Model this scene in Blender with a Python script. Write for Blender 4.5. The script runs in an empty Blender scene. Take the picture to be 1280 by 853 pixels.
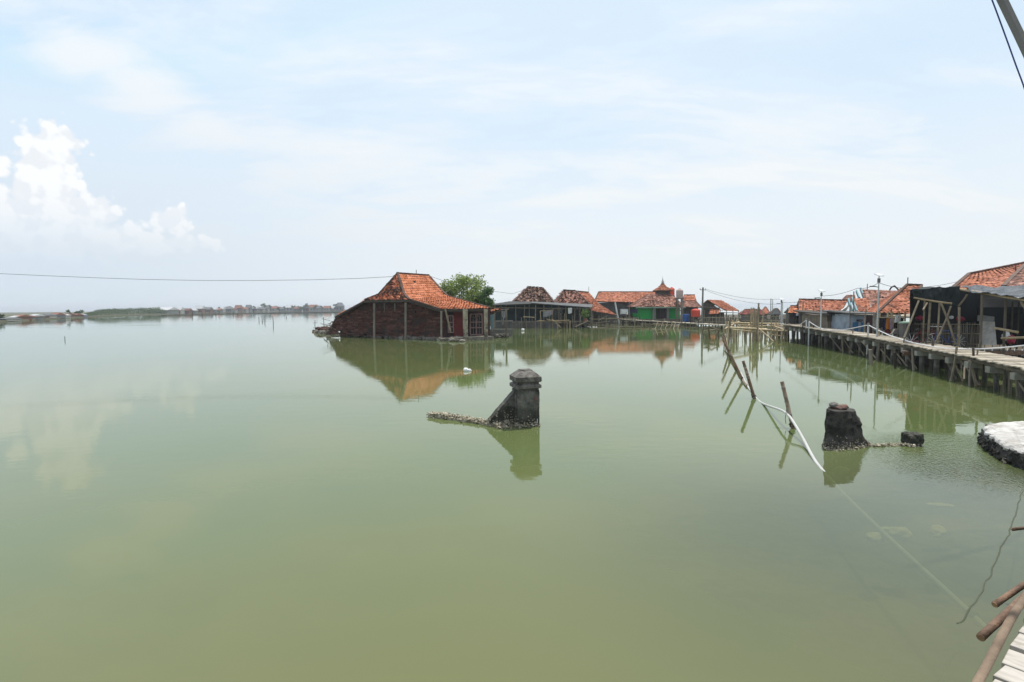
import bpy, math, random
from mathutils import Vector, Matrix, noise
random.seed(7)
R = math.radians
V = Vector
sc = bpy.context.scene
COL = sc.collection

# ------------------------------------------------------------------ camera
F, CX, CY, H = 680.0, 640.0, 426.5, 2.6
PITCH, ROLL = math.atan(42 / 680.0), R(0.4)
EYE = V((0, 0, H))
FWD = V((0, math.cos(PITCH), -math.sin(PITCH)))
_u0 = V((0, math.sin(PITCH), math.cos(PITCH)))
RIGHT = math.cos(ROLL) * V((1, 0, 0)) - math.sin(ROLL) * _u0
UP = math.sin(ROLL) * V((1, 0, 0)) + math.cos(ROLL) * _u0
cam = bpy.data.objects.new('camera', bpy.data.cameras.new('camera'))
COL.objects.link(cam)
cam.data.sensor_width = 36
cam.data.lens = 36 * F / 1280
cam.data.clip_start = 0.05
cam.data.clip_end = 20000
m = Matrix((RIGHT, UP, -FWD)).transposed().to_4x4()
m.translation = EYE
cam.matrix_world = m
sc.camera = cam


def ray(px, py):
    return (px - CX) / F * RIGHT - (py - CY) / F * UP + FWD


def at(px, py, Y):
    r = ray(px, py)
    return EYE + r * (Y / r.y)


def W(px, py, z=0.0):
    r = ray(px, py)
    return EYE + r * ((z - H) / r.z)


def zof(p, py):
    k = -(py - CY) / F
    a = V((p.x, p.y, -H))
    # (a+z*Z).UP = k*(a+z*Z).FWD
    return (k * a.dot(FWD) - a.dot(UP)) / (UP.z - k * FWD.z)


def over(p, py):
    return V((p.x, p.y, zof(p, py)))


def hit(px, py, o, n):
    r = ray(px, py)
    return EYE + r * ((o - EYE).dot(n) / r.dot(n))


def flat(p, z=0.0):
    return V((p.x, p.y, z))


# ------------------------------------------------------------------ objects
ORG = {}


def tag(o, label=None, cat=None, group=None, kind=None):
    if label: o['label'] = label
    if cat: o['category'] = cat
    if group: o['group'] = group
    if kind: o['kind'] = kind
    return o


def T(name, label, cat, loc, group=None):
    o = bpy.data.objects.new(name, None)
    COL.objects.link(o)
    o.empty_display_size = 0.2
    o.location = loc
    ORG[o.name] = V(loc)
    return tag(o, label, cat, group)


class MB:
    def __init__(s):
        s.v, s.f, s.t, s.m = [], [], [], []

    def add(s, verts, faces, tint=None, mi=0):
        b = len(s.v)
        s.v += [V(p) for p in verts]
        if tint is None: tint = random.random()
        for f in faces:
            s.f.append([b + i for i in f]); s.t.append(tint); s.m.append(mi)
        return s

    def build(s, name, mat, parent=None, loc=None, smooth=False):
        org = ORG[parent.name] if parent else (V(loc) if loc is not None else V((0, 0, 0)))
        me = bpy.data.meshes.new(name)
        vv = [p - org for p in s.v]
        me.from_pydata([tuple(p) for p in vv], [], s.f)
        mats = mat if isinstance(mat, (list, tuple)) else [mat]
        for k in mats: me.materials.append(M(k))
        me.polygons.foreach_set('material_index', s.m)
        at_ = me.attributes.new('tint', 'FLOAT', 'FACE')
        at_.data.foreach_set('value', s.t)
        uvl = me.uv_layers.new(name='UVMap')
        me.update()
        Z = V((0, 0, 1))
        for p in me.polygons:
            n = p.normal
            if abs(n.z) < 0.95:
                tg = Z.cross(n).normalized()
            else:
                tg = V((1, 0, 0))
            bt = n.cross(tg)
            for li in p.loop_indices:
                q = vv[me.loops[li].vertex_index]
                uvl.data[li].uv = (q.dot(tg), q.dot(bt))
        if smooth:
            me.polygons.foreach_set('use_smooth', [True] * len(me.polygons))
        o = bpy.data.objects.new(name, me)
        COL.objects.link(o)
        if parent:
            o.parent = parent
        else:
            o.location = org
        ORG[o.name] = org
        return o

    # ---- shapes
    def hexa(s, p, tint=None, mi=0):   # p: bottom 4 ccw, top 4
        return s.add(p, [(3, 2, 1, 0), (4, 5, 6, 7), (0, 1, 5, 4), (1, 2, 6, 5), (2, 3, 7, 6), (3, 0, 4, 7)], tint, mi)

    def box(s, c, size, rz=0.0, tint=None, mi=0):
        x, y, z = size[0] / 2, size[1] / 2, size[2] / 2
        cr, sr = math.cos(rz), math.sin(rz)
        P = [V((c[0] + a * cr - b * sr, c[1] + a * sr + b * cr, c[2] + d)) for d in (-z, z) for a, b in ((-x, -y), (x, -y), (x, y), (-x, y))]
        return s.hexa(P, tint, mi)

    def beam(s, a, b, w, h=None, tint=None, mi=0):
        h = h or w
        d = (b - a).normalized()
        up = V((0, 0, 1)) if abs(d.z) < 0.9 else V((0, 1, 0))
        sx = d.cross(up).normalized() * (w / 2)
        uy = sx.cross(d).normalized() * (h / 2)
        P = [a - sx - uy, a + sx - uy, b + sx - uy, b - sx - uy, a - sx + uy, a + sx + uy, b + sx + uy, b - sx + uy]
        return s.hexa(P, tint, mi)

    def tube(s, pts, r, n=7, tint=None, mi=0, jit=0.0):
        rs = r if isinstance(r, (list, tuple)) else [r] * len(pts)
        N = len(pts)
        verts, faces = [], []
        ref = None
        for i, p in enumerate(pts):
            d = (pts[min(i + 1, N - 1)] - pts[max(i - 1, 0)]).normalized()
            if ref is None:
                ref = d.cross(V((0, 0, 1)) if abs(d.z) < 0.9 else V((0, 1, 0))).normalized()
            ref = (ref - d * ref.dot(d)).normalized()
            bi = d.cross(ref)
            for k in range(n):
                a = 2 * math.pi * k / n
                rr = rs[i] * (1 + random.uniform(-jit, jit))
                verts.append(p + ref * (rr * math.cos(a)) + bi * (rr * math.sin(a)))
        for i in range(N - 1):
            for k in range(n):
                k2 = (k + 1) % n
                faces.append((i * n + k, i * n + k2, (i + 1) * n + k2, (i + 1) * n + k))
        faces.append(tuple(reversed(range(n))))
        faces.append(tuple((N - 1) * n + k for k in range(n)))
        return s.add(verts, faces, tint, mi)

    def pole(s, a, b, r0, r1=None, seg=5, bend=0.0, n=7, tint=None):
        r1 = r0 if r1 is None else r1
        off = V((random.uniform(-1, 1), random.uniform(-1, 1), random.uniform(-.4, .4))) * bend
        pts, rs = [], []
        for i in range(seg + 1):
            t = i / seg
            pts.append(a.lerp(b, t) + off * math.sin(math.pi * t))
            rs.append((r0 + (r1 - r0) * t) * (1.0 + 0.08 * (i % 2)))
        return s.tube(pts, rs, n, tint)

    def prism(s, poly, d, tint=None, mi=0):   # planar polygon extruded by d
        n = len(poly)
        fs = [tuple(range(n)), tuple(reversed(range(n, 2 * n)))]
        for i in range(n):
            j = (i + 1) % n
            fs.append((i, i + n, j + n, j))
        return s.add([V(p) for p in poly] + [V(p) + d for p in poly], fs, tint, mi)

    def lathe(s, c, prof, n=16, tint=None, mi=0):
        verts, faces = [], []
        for r, z in prof:
            for k in range(n):
                a = 2 * math.pi * k / n
                verts.append(V((c[0] + r * math.cos(a), c[1] + r * math.sin(a), c[2] + z)))
        for i in range(len(prof) - 1):
            for k in range(n):
                k2 = (k + 1) % n
                faces.append((i * n + k, i * n + k2, (i + 1) * n + k2, (i + 1) * n + k))
        faces.append(tuple(reversed(range(n))))
        faces.append(tuple((len(prof) - 1) * n + k for k in range(n)))
        return s.add(verts, faces, tint, mi)

    def rock(s, c, size, sub=2, amp=0.3, fr=1.5, tint=None, mi=0, rz=0.0):
        vs, fs = ICO[sub]
        sd = V((random.uniform(-50, 50), random.uniform(-50, 50), random.uniform(-50, 50)))
        cr, sr = math.cos(rz), math.sin(rz)
        out = []
        for p in vs:
            k = 1 + amp * noise.noise(p * fr + sd) + amp * .5 * noise.noise(p * fr * 2.7 + sd)
            q = V((p.x * size[0] * k, p.y * size[1] * k, p.z * size[2] * k))
            out.append(V((c[0] + q.x * cr - q.y * sr, c[1] + q.x * sr + q.y * cr, c[2] + q.z)))
        return s.add(out, fs, tint, mi)

    def crust(s, pts, n, r0, r1, spread=.1, zlo=-.05, zhi=.15, sub=1, mi=0):
        L = [0]
        for a, b in zip(pts, pts[1:]): L.append(L[-1] + (b - a).length)
        for _ in range(n):
            d = random.uniform(0, L[-1])
            i = max(k for k in range(len(L)) if L[k] <= d)
            i = min(i, len(pts) - 2)
            p = pts[i].lerp(pts[i + 1], (d - L[i]) / max(1e-6, L[i + 1] - L[i]))
            r = random.uniform(r0, r1)
            s.rock((p.x + random.gauss(0, spread), p.y + random.gauss(0, spread), p.z + random.uniform(zlo, zhi)),
                   (r, r * random.uniform(.6, 1), r * random.uniform(.5, .9)), sub, .4, 1.6, mi=mi, rz=random.uniform(0, 6))
        return s

    def crust_on(s, src, n, r0, r1, zs=.08, zmax=.35, zmin=-.03):
        tri = []
        for f in src.f:
            for i in range(1, len(f) - 1):
                t = (src.v[f[0]], src.v[f[i]], src.v[f[i + 1]])
                if min(p.z for p in t) < zmax: tri.append((t, (t[1] - t[0]).cross(t[2] - t[0]).length))
        ts, ws = [t for t, _ in tri], [w_ for _, w_ in tri]
        k = 0; tries = 0
        while k < n and tries < n * 60:
            tries += 1
            t = random.choices(ts, ws)[0]; a, b = random.random(), random.random()
            if a + b > 1: a, b = 1 - a, 1 - b
            p = t[0] + (t[1] - t[0]) * a + (t[2] - t[0]) * b
            if p.z < zmin or p.z > zmax or random.random() > math.exp(-max(p.z, 0) / zs): continue
            r = random.uniform(r0, r1) * (1 if p.z < zs else .7)
            s.rock(p, (r, r * random.uniform(.6, 1), r * random.uniform(.5, .9)), 1, .4, 1.6, rz=random.uniform(0, 6)); k += 1
        return s

    def tiles(s, a, b, c, d, tw=.23, th=.27, jit=.25, miss=.0, lift=.05, mi=0):
        """roof tiles over the quad a-b (eave) d-c (ridge)"""
        n = (b - a).cross(d - a)
        if n.length < 1e-6: n = (b - a).cross(c - a)
        n.normalize()
        if n.z < 0: n = -n
        rows = max(1, int(((d - a).length + (c - b).length) / 2 / th))
        for i in range(rows):
            t0, t1 = i / rows, min(1.0, (i + 1.25) / rows)
            l0, r0, l1, r1 = a.lerp(d, t0), b.lerp(c, t0), a.lerp(d, t1), b.lerp(c, t1)
            w = (r0 - l0).length
            k = max(1, int(w / tw))
            for j in range(k):
                if random.random() < miss: continue
                s0, s1 = j / k, (j + 1) / k
                jj = random.uniform(-jit, jit) * .12
                up0 = n * (lift * (1 + random.uniform(-jit, jit) * 1.6)); up1 = n * (.008)
                sl = (d - a).normalized() * jj
                mid0 = l0.lerp(r0, (s0 + s1) / 2) + up0 * 1.9 + sl
                mid1 = l1.lerp(r1, (s0 + s1) / 2) + up1 + n * .03
                P = [l0.lerp(r0, s0) + up0 * .6 + sl, mid0, l0.lerp(r0, s1) + up0 * .6 + sl,
                     l1.lerp(r1, s1) + up1, mid1, l1.lerp(r1, s0) + up1]
                s.add(P, [(0, 1, 4, 5), (1, 2, 3, 4)], random.random(), mi)
        return s

    def slab(s, a, b, c, d, th=.06, mi=1, n=6):
        tri = (c - d).length < 1e-4
        vv, ff = [], []
        for k in (0, 1):
            for j in range(n + 1):
                for i in range(n + 1):
                    v = j / n if not tri else j / n * .995
                    vv.append(a.lerp(b, i / n).lerp(d.lerp(c, i / n), v) - V((0, 0, .012 + k * th)))
        st = (n + 1) * (n + 1)
        for k in (0, 1):
            for j in range(n):
                for i in range(n):
                    q = k * st + j * (n + 1) + i
                    f = (q, q + 1, q + n + 2, q + n + 1)
                    ff.append(f if k == 0 else f[::-1])
        for i in range(n):
            for p, q in ((i, i + 1), ((n * (n + 1)) + i + 1, (n * (n + 1)) + i), ((i + 1) * (n + 1), i * (n + 1)), (i * (n + 1) + n, (i + 1) * (n + 1) + n)):
                ff.append((q, p, p + st, q + st))
        return s.add(vv, ff, .5, mi)


def ico(sub):
    t = (1 + 5 ** .5) / 2
    v = [V(p).normalized() for p in ((-1, t, 0), (1, t, 0), (-1, -t, 0), (1, -t, 0), (0, -1, t), (0, 1, t), (0, -1, -t), (0, 1, -t), (t, 0, -1), (t, 0, 1), (-t, 0, -1), (-t, 0, 1))]
    f = [(0, 11, 5), (0, 5, 1), (0, 1, 7), (0, 7, 10), (0, 10, 11), (1, 5, 9), (5, 11, 4), (11, 10, 2), (10, 7, 6), (7, 1, 8), (3, 9, 4), (3, 4, 2), (3, 2, 6), (3, 6, 8), (3, 8, 9), (4, 9, 5), (2, 4, 11), (6, 2, 10), (8, 6, 7), (9, 8, 1)]
    for _ in range(sub):
        cache, nf = {}, []

        def mid(a, b):
            k = (min(a, b), max(a, b))
            if k not in cache:
                v.append(((v[a] + v[b]) / 2).normalized()); cache[k] = len(v) - 1
            return cache[k]
        for a, b, c in f:
            x, y, z = mid(a, b), mid(b, c), mid(c, a)
            nf += [(a, x, z), (b, y, x), (c, z, y), (x, y, z)]
        f = nf
    return v, f


ICO = {k: ico(k) for k in range(5)}


def one(mb, name, mat, label, cat, group=None, loc=None, kind=None, smooth=False):
    if loc is None:
        n = len(mb.v)
        loc = sum(mb.v, V((0, 0, 0))) / n
        loc = V((loc.x, loc.y, min(p.z for p in mb.v)))
    return tag(mb.build(name, mat, None, loc, smooth), label, cat, group, kind)


def erode(o, lev, k):
    m_ = o.modifiers.new('sub', 'SUBSURF'); m_.subdivision_type = 'SIMPLE'; m_.levels = m_.render_levels = lev
    t_ = bpy.data.textures.get('erosion') or bpy.data.textures.new('erosion', 'CLOUDS'); t_.noise_scale = .11; t_.noise_depth = 4
    d_ = o.modifiers.new('wear', 'DISPLACE'); d_.texture = t_; d_.strength = k; d_.mid_level = .55; d_.texture_coords = 'LOCAL'
    return o


def dup(o, loc=None, parent=None):
    c = o.copy(); COL.objects.link(c)
    if parent: c.parent = parent
    if loc is not None: c.location = loc
    ORG[c.name] = V(c.location)
    for ch in list(o.children): dup(ch, None, c)
    return c


# ------------------------------------------------------------------ materials
_M = {}
SPEC = {}


def M(k):
    if k in _M: return _M[k]
    _M[k] = make(k, **SPEC[k]) if k in SPEC else CUSTOM[k](k)
    return _M[k]


def nn(nt, typ, **kw):
    n = nt.nodes.new(typ)
    for a, b in kw.items():
        if a == 'ins':
            for i, val in b.items(): n.inputs[i].default_value = val
        else: setattr(n, a, b)
    return n


def mix(nt, fac, a, b, blend='MIX'):
    n = nt.nodes.new('ShaderNodeMix'); n.data_type = 'RGBA'; n.blend_type = blend
    for sock, val in ((n.inputs[0], fac), (n.inputs[6], a), (n.inputs[7], b)):
        if isinstance(val, bpy.types.NodeSocket): nt.links.new(val, sock)
        elif isinstance(val, (int, float)): sock.default_value = val
        else: sock.default_value = tuple(val) + (1,) if len(val) == 3 else val
    return n.outputs[2]


def mth(nt, op, a, b=None, c=None, clamp=False):
    n = nt.nodes.new('ShaderNodeMath'); n.operation = op; n.use_clamp = clamp
    for i, val in enumerate((a, b, c)):
        if val is None: continue
        if isinstance(val, bpy.types.NodeSocket): nt.links.new(val, n.inputs[i])
        else: n.inputs[i].default_value = val
    return n.outputs[0]


def ramp(nt, fac, lo, hi, a=0.0, b=1.0):
    n = nt.nodes.new('ShaderNodeMapRange'); n.interpolation_type = 'SMOOTHSTEP'
    nt.links.new(fac, n.inputs[0])
    for i, x in ((1, lo), (2, hi), (3, a), (4, b)): n.inputs[i].default_value = x
    return n.outputs[0]


def noisetex(nt, vec, scale, detail=4, rough=.6, stretch=None):
    if stretch:
        mp = nn(nt, 'ShaderNodeMapping'); mp.inputs['Scale'].default_value = stretch
        nt.links.new(vec, mp.inputs[0]); vec = mp.outputs[0]
    n = nn(nt, 'ShaderNodeTexNoise', ins={'Scale': scale, 'Detail': detail, 'Roughness': rough})
    nt.links.new(vec, n.inputs['Vector'])
    return n.outputs['Fac']


def make(k, c, c2=None, rough=.85, sc_=1.5, var=.5, bump=.3, bsc=12, bd=.02, tint=.0, dirt=None, dsc=.8, dlo=.5, dhi=.7, pat=None, pc=None, metal=0, stretch=None, spec=.3, tide=None):
    mt = bpy.data.materials.new(k); mt.use_nodes = True
    nt = mt.node_tree; bs = nt.nodes['Principled BSDF']
    geo = nn(nt, 'ShaderNodeNewGeometry'); pos = geo.outputs['Position']
    c2 = c2 or tuple(x * .6 for x in c)
    col = mix(nt, ramp(nt, noisetex(nt, pos, sc_, 5, .65, stretch), .5 - var * .5, .5 + var * .5), c, c2)
    h = noisetex(nt, pos, bsc, 4, .65, stretch)
    if tint:
        a = nn(nt, 'ShaderNodeAttribute', attribute_name='tint')
        hs = nn(nt, 'ShaderNodeHueSaturation')
        nt.links.new(mth(nt, 'MULTIPLY_ADD', a.outputs['Fac'], 2 * tint, 1 - tint), hs.inputs['Value'])
        nt.links.new(mth(nt, 'MULTIPLY_ADD', a.outputs['Fac'], -tint * .5, 1 + tint * .15), hs.inputs['Saturation'])
        nt.links.new(col, hs.inputs['Color']); col = hs.outputs[0]
    if pat:
        uv = nn(nt, 'ShaderNodeUVMap', uv_map='UVMap')
        if pat == 'brick':
            b = nn(nt, 'ShaderNodeTexBrick', ins={'Scale': 1.0, 'Brick Width': .24, 'Row Height': .08, 'Mortar Size': .012, 'Mortar Smooth': .3, 'Color1': (1, 1, 1, 1), 'Color2': (.5, .5, .5, 1), 'Mortar': (0.2, .2, .2, 1)})
            nt.links.new(uv.outputs[0], b.inputs['Vector'])
            col = mix(nt, 1.0, col, b.outputs['Color'], 'MULTIPLY')
            h = mth(nt, 'ADD', mth(nt, 'MULTIPLY', h, .5), mth(nt, 'SUBTRACT', 1.0, b.outputs['Fac']))
        else:   # planks or corrugation along v
            sx = nn(nt, 'ShaderNodeSeparateXYZ'); nt.links.new(uv.outputs[0], sx.inputs[0])
            wd = .16 if pat == 'plank' else .09
            fr = mth(nt, 'FRACT', mth(nt, 'DIVIDE', sx.outputs['X'], wd))
            if pat == 'plank':
                gap = ramp(nt, mth(nt, 'ABSOLUTE', mth(nt, 'SUBTRACT', fr, .5)), .42, .49)
                wn = nn(nt, 'ShaderNodeTexWhiteNoise', noise_dimensions='1D')
                nt.links.new(mth(nt, 'FLOOR', mth(nt, 'DIVIDE', sx.outputs['X'], wd)), wn.inputs['W'])
                col = mix(nt, mth(nt, 'MULTIPLY', wn.outputs['Value'], .55), col, tuple(x * .45 for x in c))
                col = mix(nt, gap, col, tuple(x * .15 for x in c))
                h = mth(nt, 'SUBTRACT', h, mth(nt, 'MULTIPLY', gap, 2.0))
            else:
                h = mth(nt, 'MULTIPLY', mth(nt, 'SINE', mth(nt, 'MULTIPLY', sx.outputs['X'], 2 * math.pi / wd)), .8)
    if dirt:
        col = mix(nt, ramp(nt, noisetex(nt, pos, dsc, 6, .7), dlo, dhi), col, dirt)
    if tide:   # algae stain left by the water level
        sz = nn(nt, 'ShaderNodeSeparateXYZ'); nt.links.new(pos, sz.inputs[0])
        hgt = mth(nt, 'MULTIPLY_ADD', noisetex(nt, pos, 7, 5, .7), -tide[0] * 1.6, mth(nt, 'ADD', sz.outputs['Z'], tide[0] * .8))
        col = mix(nt, ramp(nt, hgt, tide[0] * .75, tide[0] * 1.25, .62, 0.0), col, tide[1])
    nt.links.new(col, bs.inputs['Base Color'])
    bs.inputs['Roughness'].default_value = rough
    bs.inputs['Metallic'].default_value = metal
    bs.inputs['Specular IOR Level'].default_value = spec
    if bump:
        bp = nn(nt, 'ShaderNodeBump', ins={'Strength': bump, 'Distance': bd})
        nt.links.new(h, bp.inputs['Height']); nt.links.new(bp.outputs[0], bs.inputs['Normal'])
    return mt


S = SPEC
S['tile_orange'] = dict(c=(.56, .195, .085), c2=(.46, .15, .066), tint=.26, sc_=.9, dirt=(.12, .06, .04), dsc=1.0, dlo=.60, dhi=.74)
S['tile_lichen'] = dict(c=(.44, .125, .055), c2=(.30, .085, .045), tint=.4, sc_=1.2, dirt=(.05, .032, .025), dsc=1.3, dlo=.46, dhi=.56)
S['tile_brown'] = dict(c=(.36, .155, .10), c2=(.19, .085, .06), tint=.55, sc_=.8, dirt=(.09, .05, .04), dsc=.9, dlo=.5, dhi=.65)
S['tile_red'] = dict(c=(.45, .15, .066), c2=(.28, .09, .05), tint=.36, sc_=.9, var=.5, dirt=(.12, .062, .045), dsc=1.0, dlo=.53, dhi=.72)
S['tile_grey'] = dict(c=(.27, .145, .10), c2=(.13, .075, .055), tint=.55, sc_=.8, dirt=(.08, .05, .04), dsc=.9, dlo=.5, dhi=.65)
S['tile_maroon'] = dict(c=(.26, .055, .04), c2=(.18, .045, .035), tint=.3)
S['ridge_dark'] = dict(c=(.13, .075, .055), c2=(.07, .045, .035), tint=.3)
S['roof_under'] = dict(c=(.09, .065, .045), c2=(.05, .035, .025))
S['brick_dark'] = dict(c=(.24, .08, .05), c2=(.10, .042, .03), sc_=2.2, var=.35, tint=.5, stretch=(1, 1, 3), dirt=(.045, .03, .024), dsc=1.1, dlo=.47, dhi=.66, pat='brick', bump=.8)
S['rubble'] = dict(c=(.20, .18, .145), c2=(.07, .062, .05), sc_=5, var=.4, tint=.4, bump=.6)
S['oyster'] = dict(c=(.48, .43, .32), c2=(.15, .13, .085), sc_=14, var=.3, tint=.45, bump=.8, bsc=40)
S['stone_dark'] = dict(c=(.19, .18, .16), c2=(.085, .082, .07), sc_=5, var=.4, bump=.7, bsc=26, bd=.03, dirt=(.03, .031, .026), dsc=3.2, dlo=.42, dhi=.62, tide=(.42, (.028, .03, .02)))
S['stone_cap'] = dict(c=(.22, .205, .185), c2=(.09, .083, .073), sc_=7, var=.4, bump=.8, bsc=30, bd=.03, dirt=(.05, .046, .04), dsc=4, dlo=.5, dhi=.68)
S['stone_black'] = dict(c=(.07, .064, .055), c2=(.014, .013, .012), sc_=6, var=.35, bump=.9, bsc=28, bd=.03)
S['stone_wet'] = dict(c=(.022, .021, .017), c2=(.01, .01, .009), sc_=8, bump=1, bsc=25, bd=.04, rough=.5)
S['brick_red'] = dict(c=(.20, .10, .075), c2=(.10, .085, .075), sc_=9, bump=.6)
S['white_cement'] = dict(c=(.60, .59, .57), c2=(.34, .32, .29), sc_=4, var=.4, bump=.8, bsc=14, bd=.04, dirt=(.20, .18, .145), dsc=3.2, dlo=.52, dhi=.68)
S['timber_grey'] = dict(c=(.24, .205, .16), c2=(.11, .09, .07), tint=.4, sc_=3, stretch=(1, 1, .3), bump=.4)
S['timber_dark'] = dict(c=(.085, .068, .052), c2=(.035, .03, .024), tint=.4, sc_=3)
S['timber_pale'] = dict(c=(.42, .36, .27), c2=(.25, .2, .14), tint=.25, sc_=3)
S['bamboo'] = dict(c=(.40, .31, .17), c2=(.20, .15, .085), tint=.4, sc_=4, rough=.6)
S['bamboo_pale'] = dict(c=(.60, .48, .30), c2=(.36, .28, .17), tint=.35, sc_=4, rough=.6)
S['bamboo_old'] = dict(c=(.27, .22, .145), c2=(.12, .095, .065), tint=.4, sc_=4, rough=.7)
S['bamboo_stake'] = dict(c=(.22, .12, .06), c2=(.10, .075, .05), tint=.3, sc_=7, rough=.6, dirt=(.30, .25, .19), dsc=4, dlo=.5, dhi=.6)
S['log_brown'] = dict(c=(.24, .145, .095), c2=(.10, .062, .042), sc_=9, var=.4, rough=.7, bump=.6, bsc=35, dirt=(.30, .22, .15), dsc=6, dlo=.58, dhi=.7)
S['log_end'] = dict(c=(.42, .27, .16), c2=(.24, .14, .08), sc_=12)
S['beam_edge'] = dict(c=(.25, .185, .13), c2=(.14, .10, .07), sc_=5, var=.5, bump=.5, bsc=30)
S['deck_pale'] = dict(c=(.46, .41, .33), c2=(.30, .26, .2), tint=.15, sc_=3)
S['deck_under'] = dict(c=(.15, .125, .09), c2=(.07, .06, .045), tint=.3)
S['pile'] = dict(c=(.19, .18, .16), c2=(.06, .056, .05), sc_=4, tint=.35, bump=.5, tide=(.30, (.03, .03, .022)))
S['concrete'] = dict(c=(.36, .345, .31), c2=(.22, .21, .18), sc_=4, tint=.15, bump=.4)
S['pvc_white'] = dict(c=(.55, .55, .53), c2=(.45, .45, .42), rough=.35, bump=0, spec=.5, dirt=(.42, .40, .33), dsc=5, dlo=.6, dhi=.75)
S['rope_white'] = dict(c=(.78, .78, .8), c2=(.55, .55, .57), bump=0)
S['pole_white'] = dict(c=(.66, .67, .68), c2=(.5, .5, .5), rough=.5, bump=0)
S['pole_grey'] = dict(c=(.20, .195, .185), c2=(.13, .125, .12), rough=.7, bump=.1)
S['metal_dark'] = dict(c=(.06, .06, .065), c2=(.04, .04, .04), rough=.5, bump=0)
S['solar'] = dict(c=(.62, .64, .67), c2=(.5, .52, .55), rough=.3, bump=0)
S['cable_black'] = dict(c=(.035, .035, .04), bump=0)
S['cable_blue'] = dict(c=(.05, .08, .28), bump=0)
S['net_black'] = dict(c=(.009, .011, .012), c2=(.006, .007, .008), rough=.9, bump=.3, bsc=5, bd=.05, sc_=2)
S['net_green'] = dict(c=(.020, .029, .030), c2=(.010, .015, .016), rough=.8, bump=.4, bsc=3, bd=.08, sc_=2)
S['net_teal'] = dict(c=(.028, .055, .062), c2=(.014, .026, .03), rough=.9, bump=.4, bsc=3, sc_=1.2, var=.4)
S['plastic_silver'] = dict(c=(.055, .064, .08), c2=(.008, .009, .012), rough=.42, sc_=1.6, var=.16, bump=.8, bsc=3, bd=.15, stretch=(.5, 1.5, 1))
S['sheet_grey'] = dict(c=(.13, .135, .135), c2=(.06, .063, .063), rough=.6, pat='corr', bump=.6, dirt=(.14, .085, .05), dsc=.8, dlo=.58, dhi=.7)
S['sheet_dark'] = dict(c=(.055, .055, .05), c2=(.028, .028, .025), rough=.7, pat='corr', bump=.5)
S['wall_maroon'] = dict(c=(.17, .025, .025), c2=(.11, .022, .02), sc_=3)
S['wall_porch'] = dict(c=(.075, .035, .03), c2=(.04, .022, .02), sc_=3)
S['wall_cream'] = dict(c=(.44, .38, .28), c2=(.24, .21, .16), sc_=2.5, var=.4, dirt=(.10, .085, .065), dsc=1.6, dlo=.48, dhi=.62)
S['frame_pink'] = dict(c=(.33, .21, .20), c2=(.22, .14, .13))
S['wall_green'] = dict(c=(.02, .36, .075), c2=(.016, .28, .06), sc_=1.2, bump=.1, dirt=(.05, .15, .05), dsc=1.2, dlo=.62, dhi=.8)
S['trim_green'] = dict(c=(.28, .40, .30), c2=(.2, .3, .22))
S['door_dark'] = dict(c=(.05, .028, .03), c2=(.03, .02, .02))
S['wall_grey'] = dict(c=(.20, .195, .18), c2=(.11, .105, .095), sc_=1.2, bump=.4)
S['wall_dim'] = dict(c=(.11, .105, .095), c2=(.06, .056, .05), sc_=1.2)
S['wall_white'] = dict(c=(.62, .61, .57), c2=(.45, .44, .4), sc_=1)
S['wall_blue'] = dict(c=(.33, .40, .47), c2=(.22, .27, .33), sc_=2, dirt=(.13, .14, .15), dsc=1.5, dlo=.55, dhi=.7)
S['door_blue'] = dict(c=(.06, .18, .32), c2=(.045, .13, .24), sc_=2)
S['trim_blue'] = dict(c=(.25, .42, .46), c2=(.18, .3, .34), sc_=3)
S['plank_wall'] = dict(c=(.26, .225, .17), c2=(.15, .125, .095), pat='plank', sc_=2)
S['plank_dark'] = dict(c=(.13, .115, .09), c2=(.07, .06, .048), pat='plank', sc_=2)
S['tank_red'] = dict(c=(.62, .055, .022), c2=(.52, .045, .02), rough=.45, bump=0, spec=.5)
S['tank_pale'] = dict(c=(.50, .40, .37), c2=(.38, .28, .26), rough=.6, bump=0, sc_=2)
S['drum_blue'] = dict(c=(.02, .10, .36), c2=(.018, .08, .28), rough=.4, bump=0)
S['finial'] = dict(c=(.48, .48, .46), c2=(.3, .3, .3), rough=.4, bump=0)
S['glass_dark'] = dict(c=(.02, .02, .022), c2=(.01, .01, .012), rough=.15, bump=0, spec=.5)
S['mud'] = dict(c=(.10, .09, .06), c2=(.055, .05, .035), sc_=.8, bump=.5, bsc=3, bd=.1)
S['shore_grass'] = dict(c=(.07, .09, .04), c2=(.10, .085, .055), sc_=.05)
S['seabed'] = dict(c=(.15, .13, .07), c2=(.05, .048, .026), sc_=2.2, var=.35, bump=.3, bsc=4)
S['bed_stone'] = dict(c=(.72, .60, .34), c2=(.5, .42, .22), sc_=4)
S['bark'] = dict(c=(.12, .09, .065), c2=(.06, .045, .035))
S['foam_white'] = dict(c=(.82, .82, .8), c2=(.7, .7, .68), bump=0)
S['pot'] = dict(c=(.3, .12, .07))
S['roof_white'] = dict(c=(.50, .51, .52), c2=(.38, .39, .40), bump=0)
S['far_rust'] = dict(c=(.27, .115, .075), c2=(.17, .085, .06), bump=0)
S['far_brown'] = dict(c=(.17, .085, .06), c2=(.12, .07, .05), bump=0)
S['far_grey'] = dict(c=(.17, .18, .18), c2=(.11, .115, .12), bump=0)
S['far_white'] = dict(c=(.36, .36, .35), c2=(.22, .22, .21), bump=0)
S['far_blue'] = dict(c=(.12, .2, .42), c2=(.09, .15, .3), bump=0)
S['algae_rope'] = dict(c=(.085, .095, .06), c2=(.06, .068, .042), bump=0)  # dark tone for the leaning pole's shadow streak on the water
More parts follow.
